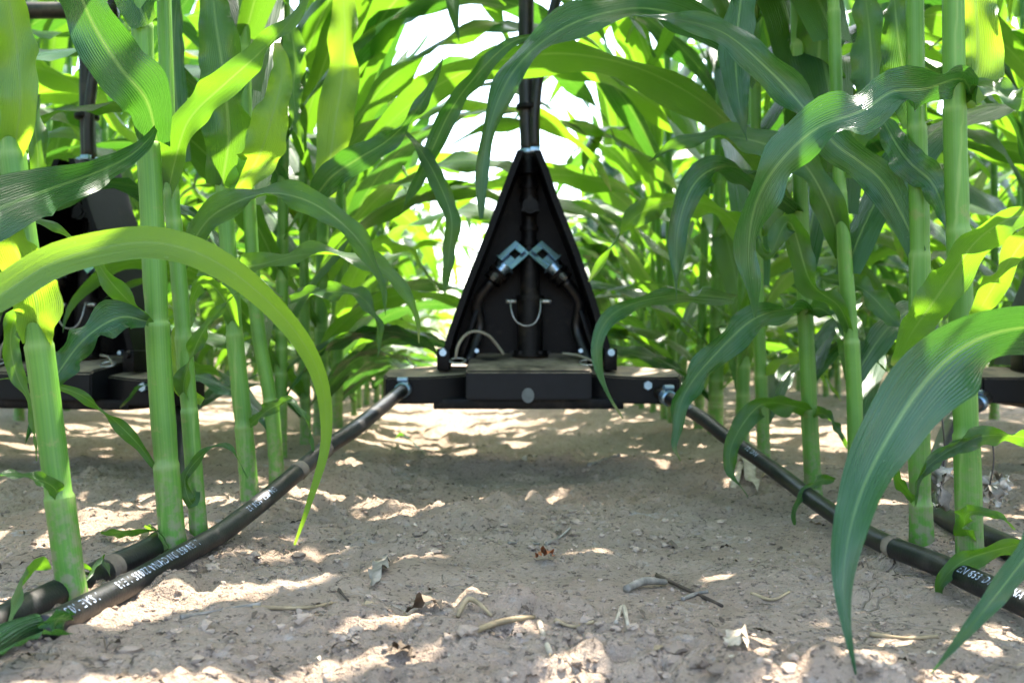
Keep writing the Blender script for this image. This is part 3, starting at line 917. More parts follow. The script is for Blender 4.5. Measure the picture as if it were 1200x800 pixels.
# two plants just outside the frame whose leaves hang into it
hero_plant('corn plant whose long bright yellow green leaf arches over two thick stalks',
    [(-170, 760), (-165, 560), (-160, 300), (-150, 60)], .0115, [430, 200],
    [dict(p=[(-150, 470, 0.558), (-100, 405, 0.567), (-50, 372, 0.576), (0, 346, 0.585), (60, 308, 0.603), (120, 290, 0.621), (180, 284, 0.639), (240, 300, 0.657), (300, 340, 0.684), (352, 396, 0.711), (378, 452, 0.729), (381, 520, 0.738), (362, 590, 0.747), (345, 638, 0.756)],
          w=41, r=[40, 25, 15, 15, 10, 5, -5, -15, -20, -25, -20, -10, 10], sunlit=1, ruffle=.016, wob=5, waves=3, prof=lambda v: max(.012, min(1, .6 + v * 2) * (1 - max(0, v - .40) ** 1.25 * 1.75)))],
    .60, 21, zmin=.5)
hero_plant('corn plant with a very broad dark leaf drooping to the soil before the stalks',
    [(1330, 760), (1325, 560), (1318, 300), (1310, 60)], .0125, [380, 200],
    [dict(p=[(1300, 402, .64), (1250, 386, .63), (1195, 384, .615), (1140, 400, .60), (1092, 438, .585), (1045, 505, .57), (1008, 580, .555), (990, 655, .54), (990, 725, .53), (1002, 790, .52)],
          shaded=1, fold=.34, w=92, r=[50, 50, 45, 25, 10, 0, 0, 10, 15], ruffle=.028, wob=8, waves=3.5, prof=lambda v: max(.012, min(1, .5 + v * 1.4) * (1 - max(0, v - .42) * 1.70))),
     dict(p=[(1290, 560, .60), (1240, 610, .56), (1200, 655, .54), (1165, 700, .53), (1128, 745, .52), (1090, 790, .52)], shaded=1, w=62, r=[20, 10, 0, 0, 10], ruffle=.02, prof=spear),
     dict(p=[(1320, 240, .62), (1260, 245, .64), (1210, 272, .68), (1180, 310, .72), (1156, 350, .76), (1132, 392, .80)], w=36, r=[30, 20, 20, 20], sunlit=1, prof=lambda v: profile(v * .92)),
     dict(p=[(1290, 640, .70), (1230, 632, .72), (1167, 644, .73), (1124, 660, .74), (1101, 688, .745), (1106, 712, .75)], w=24, r=[45, 40, 30, 10, 0])],
    .60, 22, zmin=.5)


# --- the rest of the rows
PARTS = [variant_parts(100 + i) for i in range(7)]
WHOLE = [variant_whole(200 + i).mesh('corn_plant', [M['stalk'], M['leaf']]) for i in range(8)]
SIDE = {0: ('green corn plant continuing the left middle row beyond the nearest stalks', 'corn plants along the row left of the middle strip'),
        1: ('green corn plant continuing the right middle row beyond the nearest stalks', 'corn plants along the row right of the middle strip'),
        -1: ('corn plant in the first row past the left one, seen between its stalks', 'corn plants in the outer row on the left'),
        2: ('corn plant in the first row past the right one, seen between its stalks', 'corn plants in the outer row on the right'),
        -2: ('corn plant deep in the second outer row on the left, blurred', 'corn plants in the second outer row on the left'),
        3: ('corn plant deep in the second outer row on the right, blurred', 'corn plants in the second outer row on the right')}
prng = random.Random(42)


def place_row(k, y0, y1, parts_to, step=.155):
    x = ROW0 + PITCHROW * k
    lab, grp = SIDE[k]
    y = y0
    while y < y1:
        px = x + prng.gauss(0, .014); py = y + prng.gauss(0, .02)
        s = prng.uniform(.90, 1.13)
        rz = prng.choice((0, math.pi)) + (prng.gauss(0, .5) if k not in (0, 1) or y < 2.4 else prng.uniform(.6, 2.5))
        if k in (0, 1): s *= 1.04 if y < 2.4 else .72 if y < 4 else .55
        loc = (px, py, gzf(px, py) - .004)
        if y < parts_to:
            src = prng.choice(PARTS)
            root = empty('corn_plant', loc, lab, 'corn plant', grp, rz)
            root.scale = (s, s, s)
            for nm, me in src:
                c = bpy.data.objects.new(nm, me); COL.objects.link(c); c.parent = root
        else:
            c = bpy.data.objects.new('corn_plant', prng.choice(WHOLE)); COL.objects.link(c)
            c.location = loc; c.rotation_euler = (0, 0, rz); c.scale = (s, s, s)
            tag(c, lab, 'corn plant', grp)
        y += step * prng.uniform(.8, 1.25)


place_row(0, 1.62, 7.0, 5.0)
place_row(1, 1.84, 7.0, 5.0)
place_row(-1, .55, 8.5, 4.2)
place_row(2, .55, 8.5, 4.2)
place_row(-2, 3.3, 8.0, 0)
place_row(3, 3.3, 8.0, 0)


def far_field():
    src = [variant_whole(300 + i, n=9, across=2) for i in range(5)]
    arr = [(np.array(s.v), s.f, s.uv, s.mi) for s in src]
    mb = MB()
    rng = random.Random(5)
    for k in range(-9, 11):
        x0 = ROW0 + PITCHROW * k
        near = {0: 99, 1: 99, -1: 8.7, 2: 8.7, -2: 8.2, 3: 8.2}.get(k, 4.5)
        y = near
        while y < 12:
            V, F, U, mi = rng.choice(arr)
            a = rng.choice((0, math.pi)) + rng.gauss(0, .5); s = rng.uniform(.70, .90)
            ca, sa = math.cos(a) * s, math.sin(a) * s
            x = x0 + rng.gauss(0, .02)
            W = np.stack([V[:, 0] * ca - V[:, 1] * sa + x, V[:, 0] * sa + V[:, 1] * ca + y, V[:, 2] * s], axis=1)
            b = len(mb.v)
            mb.v.extend(map(tuple, W)); mb.att.extend([0.0] * len(W))
            mb.f.extend(tuple(b + i for i in f) for f in F); mb.uv.extend(U); mb.mi.extend(mi)
            y += .21 * rng.uniform(.8, 1.25)
    o = mb.build('corn_field', [M['stalk'], M['leaf']])
    tag(o, 'far blurred mass of corn rows at the end of the soil strip', None, None, 'stuff')


far_field()

# ---------------------------------------------------------------- the drop applicators
S = 1.47 / FPX          # metres per photo pixel at the middle drop


def wire(mb, pts, r, n=26, sides=8):
    return tube(mb, pts, r, n, sides)


def letters_on(parent, text, c, T, A, B, L, r, s0, size, ang, flip=True):
    """Printed lettering wrapped round a hose: starts s0 metres along it, runs towards its start or its end."""
    cu = bpy.data.curves.new('lettering', 'FONT')
    cu.body = text; cu.size = size; cu.space_character = 1.15; cu.resolution_u = 2
    to = bpy.data.objects.new('lettering', cu); COL.objects.link(to)
    dg = bpy.context.evaluated_depsgraph_get()
    me = bpy.data.meshes.new_from_object(to.evaluated_get(dg))
    COL.objects.unlink(to); bpy.data.objects.remove(to)
    bm = bmesh.new(); bm.from_mesh(me)
    bmesh.ops.triangulate(bm, faces=bm.faces)
    n = len(c); st = np.linspace(0, L, n)
    wid = max(v.co.x for v in bm.verts)
    for v in bm.verts:
        x, y = v.co.x, -(v.co.y - size * .7)
        s = s0 - wid + x
        th = ang + (y - size * .35) / r
        cc = np.array([np.interp(s, st, c[:, k]) for k in range(3)])
        a = np.array([np.interp(s, st, A[:, k]) for k in range(3)]); b = np.array([np.interp(s, st, B[:, k]) for k in range(3)])
        v.co = Vector(cc + (r + .00035) * (math.cos(th) * a + math.sin(th) * b))
    bm.to_mesh(me); bm.free()
    me.materials.clear(); me.materials.append(M['ink'])
    o = bpy.data.objects.new('lettering', me); COL.objects.link(o); o.parent = parent
    return o


def make_drop(label, px, d, yaw, hoses):
    """Origin: under the middle of the base. Local X right, Y away from the camera, Z up; pixel offsets of the middle drop scaled by S."""
    o3 = P(px, 478, d)
    root = empty('fertilizer_dropper', o3, label, 'drop applicator', 'black drop applicators between the rows', -YAW + yaw)
    X = lambda x: (x - 620) * S
    Z = lambda y: (478 - y) * S
    # base plate
    bm = bmesh.new(); box_bm(bm, X(619), .045, Z(471.5), 218 * S, .16, 12 * S, bev=.002)
    bm_obj('base_plate', bm, M['black'], root)
    # middle block: its top rises towards the back
    bm = bmesh.new()
    prof = [(-.055, Z(466)), (-.055, Z(434)), (-.050, Z(431)), (.10, Z(414)), (.10, Z(466))]
    for sx in (X(548), X(690)):
        pass
    vs = [[bm.verts.new((x, y, z)) for (y, z) in prof] for x in (X(548), X(690))]
    bm.faces.new(vs[0]); bm.faces.new(vs[1][::-1])
    for i in range(len(prof)):
        j = (i + 1) % len(prof)
        bm.faces.new((vs[0][i], vs[1][i], vs[1][j], vs[0][j]))
    bmesh.ops.recalc_face_normals(bm, faces=bm.faces)
    bmesh.ops.bevel(bm, geom=list(bm.edges), offset=.0022, segments=2, affect='EDGES')
    blk = bm_obj('centre_block', bm, M['grey'], root)
    bm = bmesh.new(); cyl_bm(bm, (X(618), -.0552, Z(461)), (X(618), -.0562, Z(461)), 7 * S, seg=28)
    bmesh.ops.scale(bm, vec=(1, 1, 1.2), verts=bm.verts, space=Matrix.Translation((0, 0, -Z(461))))
    bm_obj('round_mark', bm, M['mark'], blk)
    # arms with end blocks and hose clamps
    for sg, xe0, xe1, xi in ((-1, 451, 499, 548), (1, 744, 796, 690)):
        bm = bmesh.new()
        xa, xb = sorted((xe0, xe1))
        pts = [(xe0 if sg < 0 else xe1, -.02), (xe0 + 6 if sg < 0 else xe1 - 6, -.046), (xe1 if sg < 0 else xe0, -.048), (xi, -.018), (xi, .075), (xe1 if sg < 0 else xe0, .075), (xe0 if sg < 0 else xe1, .03)]
        lo = [bm.verts.new((X(a), b, Z(471))) for a, b in pts]
        hi = [bm.verts.new((X(a), b, Z(441) + max(0, (b + .05)) * .11)) for a, b in pts]
        bm.faces.new(lo[::-1]); bm.faces.new(hi)
        for i in range(len(pts)):
            j = (i + 1) % len(pts)
            bm.faces.new((lo[i], lo[j], hi[j], hi[i]))
        bmesh.ops.recalc_face_normals(bm, faces=bm.faces)
        bmesh.ops.bevel(bm, geom=list(bm.edges), offset=.0025, segments=2, affect='EDGES')
        arm = bm_obj('arm', bm, M['arm'], root)
        if sg > 0:
            bm = bmesh.new(); cyl_bm(bm, (X(754), -.045, Z(450)), (X(754), -.052, Z(450)), 6 * S, 5 * S, seg=6)
            bm_obj('bolt', bm, M['zinc'], arm)
    # shield: back sheet, two side walls, joined at a rounded top
    left = [(606, 176), (598, 196), (588, 222), (566, 280), (543, 338), (524, 392), (515, 428)]
    right = [(634, 176), (643, 198), (655, 234), (678, 292), (698, 350), (713, 398), (720, 428)]
    yb, yf = .115, .02
    bm = bmesh.new()
    def strip(pts, thick, y0, y1):
        v0 = [bm.verts.new((X(a), y0, Z(b))) for a, b in pts]; v1 = [bm.verts.new((X(a), y1, Z(b))) for a, b in pts]
        v2 = [bm.verts.new((X(a + thick), y1, Z(b))) for a, b in pts]; v3 = [bm.verts.new((X(a + thick), y0, Z(b))) for a, b in pts]
        for i in range(len(pts) - 1):
            bm.faces.new((v0[i], v0[i + 1], v1[i + 1], v1[i])); bm.faces.new((v2[i], v2[i + 1], v3[i + 1], v3[i]))
            bm.faces.new((v3[i], v3[i + 1], v0[i + 1], v0[i])); bm.faces.new((v1[i], v1[i + 1], v2[i + 1], v2[i]))
        bm.faces.new((v0[0], v1[0], v2[0], v3[0])); bm.faces.new((v0[-1], v3[-1], v2[-1], v1[-1]))
    strip(left, 8, yf - .02, yb); 
    wl = bm_obj('side_wall', bm, M['shield'], root, 50)
    bm = bmesh.new(); strip(right, -8, yf - .02, yb)
    bm_obj('side_wall', bm, M['shield'], root, 50)
    bm = bmesh.new()
    lp = [(a + 5.0, b) for a, b in left]; rp = [(a - 5.0, b) for a, b in right]
    front = [bm.verts.new((X(a), yb - .012, Z(b))) for a, b in lp + rp[::-1]]
    back = [bm.verts.new((X(a), yb - .004, Z(b))) for a, b in lp + rp[::-1]]
    bm.faces.new(front); bm.faces.new(back[::-1])
    for i in range(len(front)):
        j = (i + 1) % len(front)
        bm.faces.new((front[i], back[i], back[j], front[j]))
    bm_obj('back_panel', bm, M['shield'], root)
    # corner brackets at the shield's foot
    for x, dx in ((520, 1), (715, -1)):
        bm = bmesh.new(); box_bm(bm, X(x), .012, Z(421), 15 * S, .05, 26 * S, bev=.003)
        br = bm_obj('corner_bracket', bm, M['shield'], root)
        bm = bmesh.new(); cyl_bm(bm, (X(x), -.012, Z(413)), (X(x), -.019, Z(413)), 5 * S, 4 * S, seg=14)
        bm_obj('bolt', bm, M['zinc'] if px > 300 else M['black'], br)
    # neck, riser pipe and the two hoses above
    bm = bmesh.new(); cyl_bm(bm, (X(620), .06, Z(196)), (X(620), .06, Z(168)), 14 * S, 11 * S, 24)
    bm_obj('neck', bm, M['black'], root)
    mb = MB(); tube(mb, [(X(620), .06, Z(172)), (X(618), .06, Z(120)), (X(617), .06, Z(60)), (X(618), .06, Z(-60)), (X(622), .07, Z(-330))], 9.5 * S, 40, 16)
    rh = mb.build('riser_hose', M['rubber'], root)
    mb = MB(); tube(mb, [(X(628), .048, Z(170)), (X(628), .046, Z(122)), (X(634), .046, Z(70)), (X(648), .05, Z(10)), (X(662), .06, Z(-80)), (X(668), .07, Z(-330))], 6.5 * S, 40, 14)
    mb.build('riser_hose', M['rubber'], root)
    mb = MB(); tube(mb, [(X(620), .055, Z(118)), (X(620), .055, Z(112))], 15 * S, 4, 20)
    mb.build('cable_tie', M['black'], rh)
    mb = MB(); tube(mb, [(X(620.5), .056, Z(172.5)), (X(620.5), .056, Z(167))], 13.5 * S, 4, 24)
    mb.build('hose_clamp', M['zinc'], root)
    bm = bmesh.new(); box_bm(bm, X(628), .038, Z(169), 12 * S, 7 * S, 6 * S, bev=.001)
    bm_obj('clamp_screw', bm, M['zinc'], root)
    # tubes inside
    bm = bmesh.new(); cyl_bm(bm, (X(621), .07, Z(196)), (X(621), .07, Z(300)), 9 * S)
    for y in (206, 222, 258, 276):
        cyl_bm(bm, (X(621), .07, Z(y)), (X(621), .07, Z(y + 6)), 11.5 * S)
    bm_obj('feed_tube', bm, M['black'], root)
    bm = bmesh.new(); cyl_bm(bm, (X(622), .075, Z(237)), (X(622), .032, Z(237)), 11 * S, 9.5 * S, 24)
    cyl_bm(bm, (X(622), .034, Z(237)), (X(622), .030, Z(237)), 6 * S, 6 * S, 8)
    for k in range(3):
        a = R(90 + 120 * k)
        box_bm(bm, X(622) + math.cos(a) * 10 * S, .04, Z(237) + math.sin(a) * 10 * S, 4 * S, .014, 4 * S)
    bm_obj('knob', bm, M['black'], root)
    bm = bmesh.new(); cyl_bm(bm, (X(622), .055, Z(418)), (X(622), .055, Z(350)), 15.5 * S, seg=28)
    cyl_bm(bm, (X(622), .055, Z(350)), (X(622), .055, Z(300)), 12 * S, seg=28)
    cyl_bm(bm, (X(622), .055, Z(350)), (X(622), .055, Z(344)), 17.5 * S, seg=28)
    cyl_bm(bm, (X(622), .055, Z(418)), (X(622), .055, Z(411)), 22 * S, seg=28)
    ct = bm_obj('centre_tube', bm, M['black'], root)
    for x in (600, 610, 634, 644):
        bm = bmesh.new(); cyl_bm(bm, (X(x), .026, Z(413)), (X(x), .022, Z(413)), 2.2 * S, seg=8)
        bm_obj('bolt', bm, M['black'], ct)
    for sg in (-1, 1):
        # slanting elbow and its clip plate
        xa, ya, xb, yb2 = 620 + sg * 12, 292, 620 + sg * 44, 326
        bm = bmesh.new()
        cyl_bm(bm, (X(xa), .06, Z(ya)), (X(xb), .05, Z(yb2)), 11 * S)
        for f, r in ((.55, 13), (.75, 13.5), (.95, 12)):
            c = Vector((X(xa), .06, Z(ya))).lerp(Vector((X(xb), .05, Z(yb2))), f); u = (Vector((X(xb), .05, Z(yb2))) - Vector((X(xa), .06, Z(ya)))).normalized()
            cyl_bm(bm, c - u * .0035, c + u * .0035, r * S)
        tube_o = bm_obj('elbow', bm, M['black'], root)
        bm = bmesh.new()
        rot = Matrix.Rotation(R(-sg * 42), 3, 'Y') @ Matrix.Rotation(R(sg * 24), 3, 'Z') @ Matrix.Rotation(R(-14), 3, 'X')
        cx, cz = X(620 + sg * 18), Z(297)
        w, h, t = 25 * S, 30 * S, .0022
        for (bx, bz, sx, sz) in ((-w * .36, 0, w * .28, h), (w * .36, 0, w * .28, h), (0, h * .37, w * .44, h * .26), (0, -h * .30, w * .44, h * .40)):
            p = rot @ Vector((bx, 0, bz))
            box_bm(bm, cx + p.x, .028, cz + p.z, sx, t, sz, rot)
        p = rot @ Vector((0, 0, -h * .5)); box_bm(bm, cx + p.x, .036, cz + p.z, w, .018, t, rot)
        bmesh.ops.remove_doubles(bm, verts=bm.verts, dist=.0001)
        bm_obj('clip_plate', bm, M['zinc'], root)
        p = Vector((X(620 + sg * 26), .04, Z(306))); u = Vector((sg * .68, -.1, -.72)).normalized()
        bm = bmesh.new(); cyl_bm(bm, p - u * .006, p + u * .010, 10 * S, 9 * S, 20); cyl_bm(bm, p + u * .010, p + u * .016, 8 * S, 8 * S, 20)
        bm_obj('fitting_ring', bm, M['zinc'], tube_o)
        bm = bmesh.new(); cyl_bm(bm, (X(620 + sg * 40), .028, Z(321)), (X(620 + sg * 43), .02, Z(325)), 4 * S, 3 * S, 12)
        bm_obj('hose_nipple', bm, M['wire'], tube_o)
        # looping inner hoses to the base
        mb = MB(); tube(mb, [(X(620 + sg * 44), .05, Z(326)), (X(620 + sg * 62), .06, Z(352)), (X(620 + sg * 60), .07, Z(385)), (X(620 + sg * 74), .05, Z(425))], 7 * S, 24, 12)
        mb.build('inner_hose', M['rubber'], root)
        mb = MB(); tube(mb, [(X(620 + sg * 15), .03, Z(352)), (X(620 + sg * 27), .03, Z(352))], 2.6 * S, 4, 10)
        mb.build('pin', M['wire'], root)
        # gusset inside the shield
        bm = bmesh.new(); box_bm(bm, X(620 + sg * 72), .07, Z(392), 5 * S, .07, 62 * S, Matrix.Rotation(R(-sg * 18), 3, 'Y'), bev=.001)
        bm_obj('gusset', bm, M['shield'], root)
        bm = bmesh.new(); cyl_bm(bm, (X(620 + sg * 62), .035, Z(411)), (X(620 + sg * 62), .026, Z(411)), 3.2 * S, 2.6 * S, 12)
        bm_obj('bolt', bm, M['zinc'], root)
    mb = MB(); wire(mb, [(X(598), .028, Z(349)), (X(599.5), .022, Z(364)), (X(605), .02, Z(376)), (X(616), .018, Z(381.5)), (X(627), .02, Z(378)), (X(633), .022, Z(366)), (X(634.5), .028, Z(349))], .9 * S)
    mb.build('wire_bail', M['wire'], root)
    mb = MB(); wire(mb, [(X(534), -.005, Z(420)), (X(537), -.006, Z(405)), (X(546), 0, Z(392)), (X(558), .01, Z(388)), (X(572), .02, Z(393)), (X(582), .03, Z(404)), (X(590), .035, Z(415))], 1.8 * S)
    mb.build('cable_loop', M['cable'], root)
    mb = MB(); wire(mb, [(X(660), .02, Z(414)), (X(676), .01, Z(416)), (X(688), -.005, Z(420)), (X(696), -.015, Z(424))], 1.6 * S)
    mb.build('cable_end', M['cable'], root)
    for cx, cy in ((537, 425), (688, 427)):
        ring = [(X(cx) + 9 * S * math.cos(a), -.012 + .007 * math.sin(a), Z(cy) + 3 * S * math.sin(a) + .003) for a in np.linspace(0, 2 * math.pi, 14)]
        mb = MB(); wire(mb, ring, 1.2 * S, 30, 6)
        mb.build('split_ring', M['wire'], root)
    # trailing hoses (world points given, kept in the drop's own frame)
    inv = (Matrix.Translation(o3) @ Matrix.Rotation(-YAW + yaw, 4, 'Z')).inverted()
    for hz in hoses:
        pts = [inv @ Vector(p) for p in hz['pts']]
        r = hz.get('r', .0088)
        mb = MB()
        c, T, A, B, L = tube(mb, pts, r, hz.get('n', 110), 20, cap=True)
        h = mb.build('trailing_hose', M['rubber'], root)
        # dark bore at the open end
        mb = MB(); e = c[-1]; tube(mb, [c[-1] - T[-1] * .001, c[-1] + T[-1] * .0007], r * .66, 3, 18)
        mb.build('hose_bore', M['paint'], h)
        # stepped clamp where the hose leaves the arm
        mb = MB(); tube(mb, [c[1], c[1] + T[1] * .012], r + .0022, 4, 22); mb.build('hose_clamp', M['zinc'], h)
        side = c[1] + T[1] * .005 + A[1] * (r + .005)
        bm = bmesh.new(); cyl_bm(bm, Vector(side - B[1] * .007), Vector(side + B[1] * .007), .0036, seg=12)
        bm_obj('clamp_screw', bm, M['zinc'], h)
        mb = MB(); tube(mb, [c[0] - T[0] * .02, c[0] + T[0] * .004], r * .95, 4, 18); mb.build('hose_barb', M['black'], h)
        for (s0, s1) in hz.get('mud', []):
            n = len(c); i0, i1 = int(s0 * n), max(int(s1 * n), int(s0 * n) + 2)
            seg = c[i0:i1 + 1]
            ph = random.uniform(0, 6)
            mb = MB(); tube(mb, [tuple(p) for p in seg], lambda t: r + .0002 + .0006 * math.sin(math.pi * t) , max(6, i1 - i0), 20, cap=False)
            mb.build('mud_smear', M['mud'], h)
        for text, s0, size, ang in hz.get('text', []):
            letters_on(h, text, c, T, A, B, L, r, s0 * L, size, ang)
    return root


HR = .0088


def lying(px, py, z=.020):
    v = P(px, py, 1.0) - CAM
    return CAM + v * ((z - CAM_H) / v.z)


def at_height(px, py, z, r=HR):
    """The point of the ray through pixel (px, py) that is z above the datum (never inside the soil)."""
    v = P(px, py, 1.0) - CAM
    for _ in range(4):
        t = (z - CAM_H) / v.z
        p = CAM + v * t
        z = max(z, gzf(p.x, p.y) + r - .002)
    return p


def on_soil(px, py, r=HR, sink=.002):
    p = G(px, py)
    return Vector((p.x, p.y, p.z + r - sink))


A0 = P(474, 455, 1.41)
lh = [A0, lying(420, 499, .097), lying(385, 523, .081), lying(352, 550, .063), lying(320, 577, .047), lying(285, 605, .034), lying(253, 628, .026), lying(214, 650, .021), lying(150, 686, .0195), lying(100, 712, .019), lying(50, 738, .019)]
B0 = P(778, 463, 1.41)
rh = [B0, at_height(820, 488, .096), at_height(850, 511, .076), at_height(884, 534, .058), at_height(920, 560, .040), lying(950, 583, .030), lying(1000, 617, .021), lying(1042, 639), lying(1070, 650), lying(1104, 663), lying(1140, 680), lying(1197, 705), lying(1260, 734), lying(1310, 757)]

make_drop('black cone shaped drop applicator in full view between the rows, two hoses trailing', 620, 1.47, 0.0, [
    dict(pts=lh, n=150, mud=[(.415, .430), (.475, .482)], text=[('/ SAE 100(', .985, .0092, R(-42)), ('L EN 853 DN CHINA 22035 / E13', .90, .0088, R(-40)), ('EN 853 1SN 12', .62, .0080, R(-40))]),
    dict(pts=rh, n=150, mud=[(.67, .676)], text=[('EN 853 DN CHINA', .90, .0088, R(40)), ('SAE 100', .10, .0080, R(40)), ('12 DN', .28, .0080, R(40))])])

C0 = P(212, 462, 1.50)
make_drop('black drop applicator half hidden behind the thickest stalks on the left', 74, 1.52, R(-13), [
    dict(pts=[C0, P(214, 500, 1.42), P(212, 560, 1.25), P(205, 612, 1.1), lying(182, 640, .020), lying(120, 671, .0205), lying(60, 700, .0205), lying(0, 730, .0205), lying(-60, 762, .0205)], n=110, r=.0105, mud=[(.665, .672), (.79, .80)])])
D0 = P(1150, 470, 1.44)
make_drop('black drop applicator cut off by the right frame edge behind the straight stalk', 1305, 1.50, R(-6), [
    dict(pts=[D0, P(1120, 490, 1.36), P(1102, 530, 1.22), P(1094, 580, 1.08), on_soil(1104, 612), on_soil(1160, 641), on_soil(1230, 672), on_soil(1300, 705)], n=110, r=.0100)])

# the frame tube the drops hang from, crossing behind the leaves
mb = MB(); tube(mb, [P(-360, 10, 1.50), P(-100, 12, 1.52), P(40, 12.5, 1.55), P(138, 12, 1.57)], .0125, 30, 14)
tb = mb.build('support_bar', M['paint'])
tag(tb, 'dark horizontal frame bar high behind the leaves, above the left applicator', 'bar')


# ---------------------------------------------------------------- torn stem at the hose end, hanging dry husks, litter
def ground_scrap(root, name, pix, w, mat, lift=.006, roll=60, n=18, prof=hang, ruffle=.08):
    pts = [G(a, b, lift + (dz if len(p) > 2 else 0)) for p in pix for a, b, dz in [(*p, 0)[:3]]]
    q, L = even([tuple(p) for p in pts], n)
    T = np.gradient(q, axis=0); T /= np.linalg.norm(T, axis=1)[:, None]
    up = np.array([0, 0, 1.0])
    LAT = np.cross(T, up); LAT /= np.linalg.norm(LAT, axis=1)[:, None]
    a = R(90 - roll)
    LAT = math.cos(a) * LAT + math.sin(a) * up
    org = np.array(root.location) if root is not None else q[0]
    mb = MB(); blade(mb, q - org, LAT, w, 6, .25, ruffle, 3, random.uniform(0, 6), prof)
    o = mb.build(name, mat, root)
    if root is None: o.location = tuple(q[0])
    return o


loc = G(20, 752)
ts = empty('torn_corn_stem', loc, 'torn green corn stem with crumpled leaves lying at the printed hose end', 'torn stem')
mb = MB(); q = [G(-40, 800, .010), G(0, 768, .009), G(24, 755, .009), G(40, 748, .008)]
tube(mb, [tuple(Vector(p) - loc) for p in q], lambda t: .0072 - .001 * math.sin(9 * t), 16, 14)
mb.build('stem', M['leaf_shaded'], ts)
ground_scrap(ts, 'leaf', [(8, 748, .0), (22, 728, .012), (44, 712, .018), (60, 708, .012)], .020, M['leaf'], .012, 30)
ground_scrap(ts, 'leaf', [(44, 756, .004), (62, 753, .006), (84, 750, .004)], .015, M['leaf_shaded'], .008, 35, ruffle=.2)
ground_scrap(ts, 'leaf', [(-30, 800, .004), (10, 786, .008), (50, 772, .008), (88, 762, .004)], .018, M['leaf_shaded'], .006, 65, ruffle=.08)

for pix, w, lab in (
        ([(68, 690), (90, 684, .004), (112, 682)], .010, 'small green leaf scrap lying between the two hoses'),
        ([(100, 690), (118, 682, .01), (130, 690)], .012, 'curled green leaf scrap touching the printed hose'),
        ([(118, 630), (150, 636, .004), (185, 628)], .014, 'green leaf scrap on the soil behind the ringed hose'),
        ([(170, 622), (184, 644, .012), (200, 652)], .010, 'thin green shred at the foot of the thickest stalk'),
        ([(455, 525), (472, 520, .02), (500, 545, .004)], .020, 'small low green leaf on the soil below the black arm')):
    o = ground_scrap(None, 'leaf_scrap', pix, w, M['leaf'], .005, 50)
    tag(o, lab, 'leaf scrap')


def dry_clump(px, py, d, ytop, label, seed):
    rng = random.Random(seed)
    c = P(px, py, d)
    root = empty('dried_husk', c, label, 'dried husk')
    mb = MB(); top = P(px + 2, ytop, d) - c
    tube(mb, [tuple(top), tuple(top * .5 + Vector((.003, 0, 0))), (0, 0, 0)], .0007, 12, 6)
    mb.build('stem', M['rust'], root)
    for k in range(11):
        az = rng.uniform(0, 6.28); el = rng.uniform(-1.2, 1.0); ln = rng.uniform(.012, .022)
        dirn = np.array([math.cos(az) * math.cos(el), math.sin(az) * math.cos(el), math.sin(el)])
        s_ = np.cross(dirn, [rng.uniform(-1, 1), rng.uniform(-1, 1), rng.uniform(-1, 1)]); s_ /= np.linalg.norm(s_)
        nn = np.cross(dirn, s_)
        t = np.linspace(0, 1, 9)
        C = np.array([dirn * ln * a + nn * ln * .55 * math.sin(a * 3.0) for a in t])
        mb = MB(); blade(mb, C, np.array([s_] * 9), rng.uniform(.010, .018), 4, .5, .22, 2.5, rng.uniform(0, 6), hang)
        mb.build('husk_scale', M['dry'] if k % 3 else M['greystraw'], root)
    return root


dry_clump(1102, 570, .90, 490, 'dried whitish husk clump hanging on a thin wire before the straight stalk', 3)
dry_clump(1160, 568, .97, 510, 'dried whitish husk clump hanging on a thin wire behind the straight stalk', 4)


def stick(pix, r, mat, label, name='straw_piece', cat='straw', flat=1.0, lift=0.0):
    pts = []
    for p in pix:
        g = G(p[0], p[1]); pts.append(Vector((g.x, g.y, g.z + r * .8 * flat + lift + (p[2] if len(p) > 2 else 0))))
    loc = pts[0].copy()
    mb = MB(); rng = random.Random(int(pix[0][0]))
    ph = rng.uniform(0, 6)
    tube(mb, [tuple(p - loc) for p in pts], lambda t: r * (1 + .12 * math.sin(7 * t + ph)) * (1 - .25 * t), 18, 8)
    if flat != 1.0:
        mb.v = [(x, y, z * 1.0) for x, y, z in mb.v]
    o = mb.build(name, mat); o.location = loc
    return tag(o, label, cat)


stick([(556, 744), (578, 742), (602, 734), (626, 726)], .0021, M['straw'], 'thick bent tan straw lying alone in the middle of the front soil')
stick([(536, 722), (548, 711, .004), (562, 716, .003), (576, 724)], .0017, M['straw'], 'short arched tan straw just behind the thick bent one')
stick([(632, 732), (637, 748), (645, 768)], .0020, M['paleleaf'], 'short pale straw pointing at the viewer right of the thick bent one')
stick([(650, 733), (672, 736), (696, 741)], .0013, M['straw'], 'thin straight pale straw beside the short pale one')
stick([(770, 676), (800, 690), (846, 712)], .0018, M['darktwig'], 'long dark split twig slanting across the soil right of centre', 'twig', 'twig')
stick([(734, 694), (755, 688, .002), (780, 686)], .0034, M['greystraw'], 'stubby brown stem chunk behind the dark split twig', 'stem_chunk', 'stem chunk')
stick([(296, 712), (340, 714), (368, 715), (388, 708), (407, 702)], .0012, M['straw'], 'long thin broken straw left of centre on the front soil')
stick([(212, 725), (255, 718), (305, 714)], .0016, M['greystraw'], 'long grey straw lying right of the printed hose')
stick([(388, 678), (398, 690), (408, 706)], .0011, M['darktwig'], 'thin dark twig crossing the long broken straw', 'twig', 'twig')
stick([(800, 704), (815, 698), (830, 695)], .0018, M['greystraw'], 'short grey straw near the tip of the dark split twig')
stick([(722, 728), (730, 716, .003), (736, 738)], .0016, M['paleleaf'], 'small bent pale straw before the stubby stem chunk')
stick([(880, 705), (905, 708), (925, 704)], .0013, M['straw'], 'thin straw beside the tip of the broad drooping leaf')
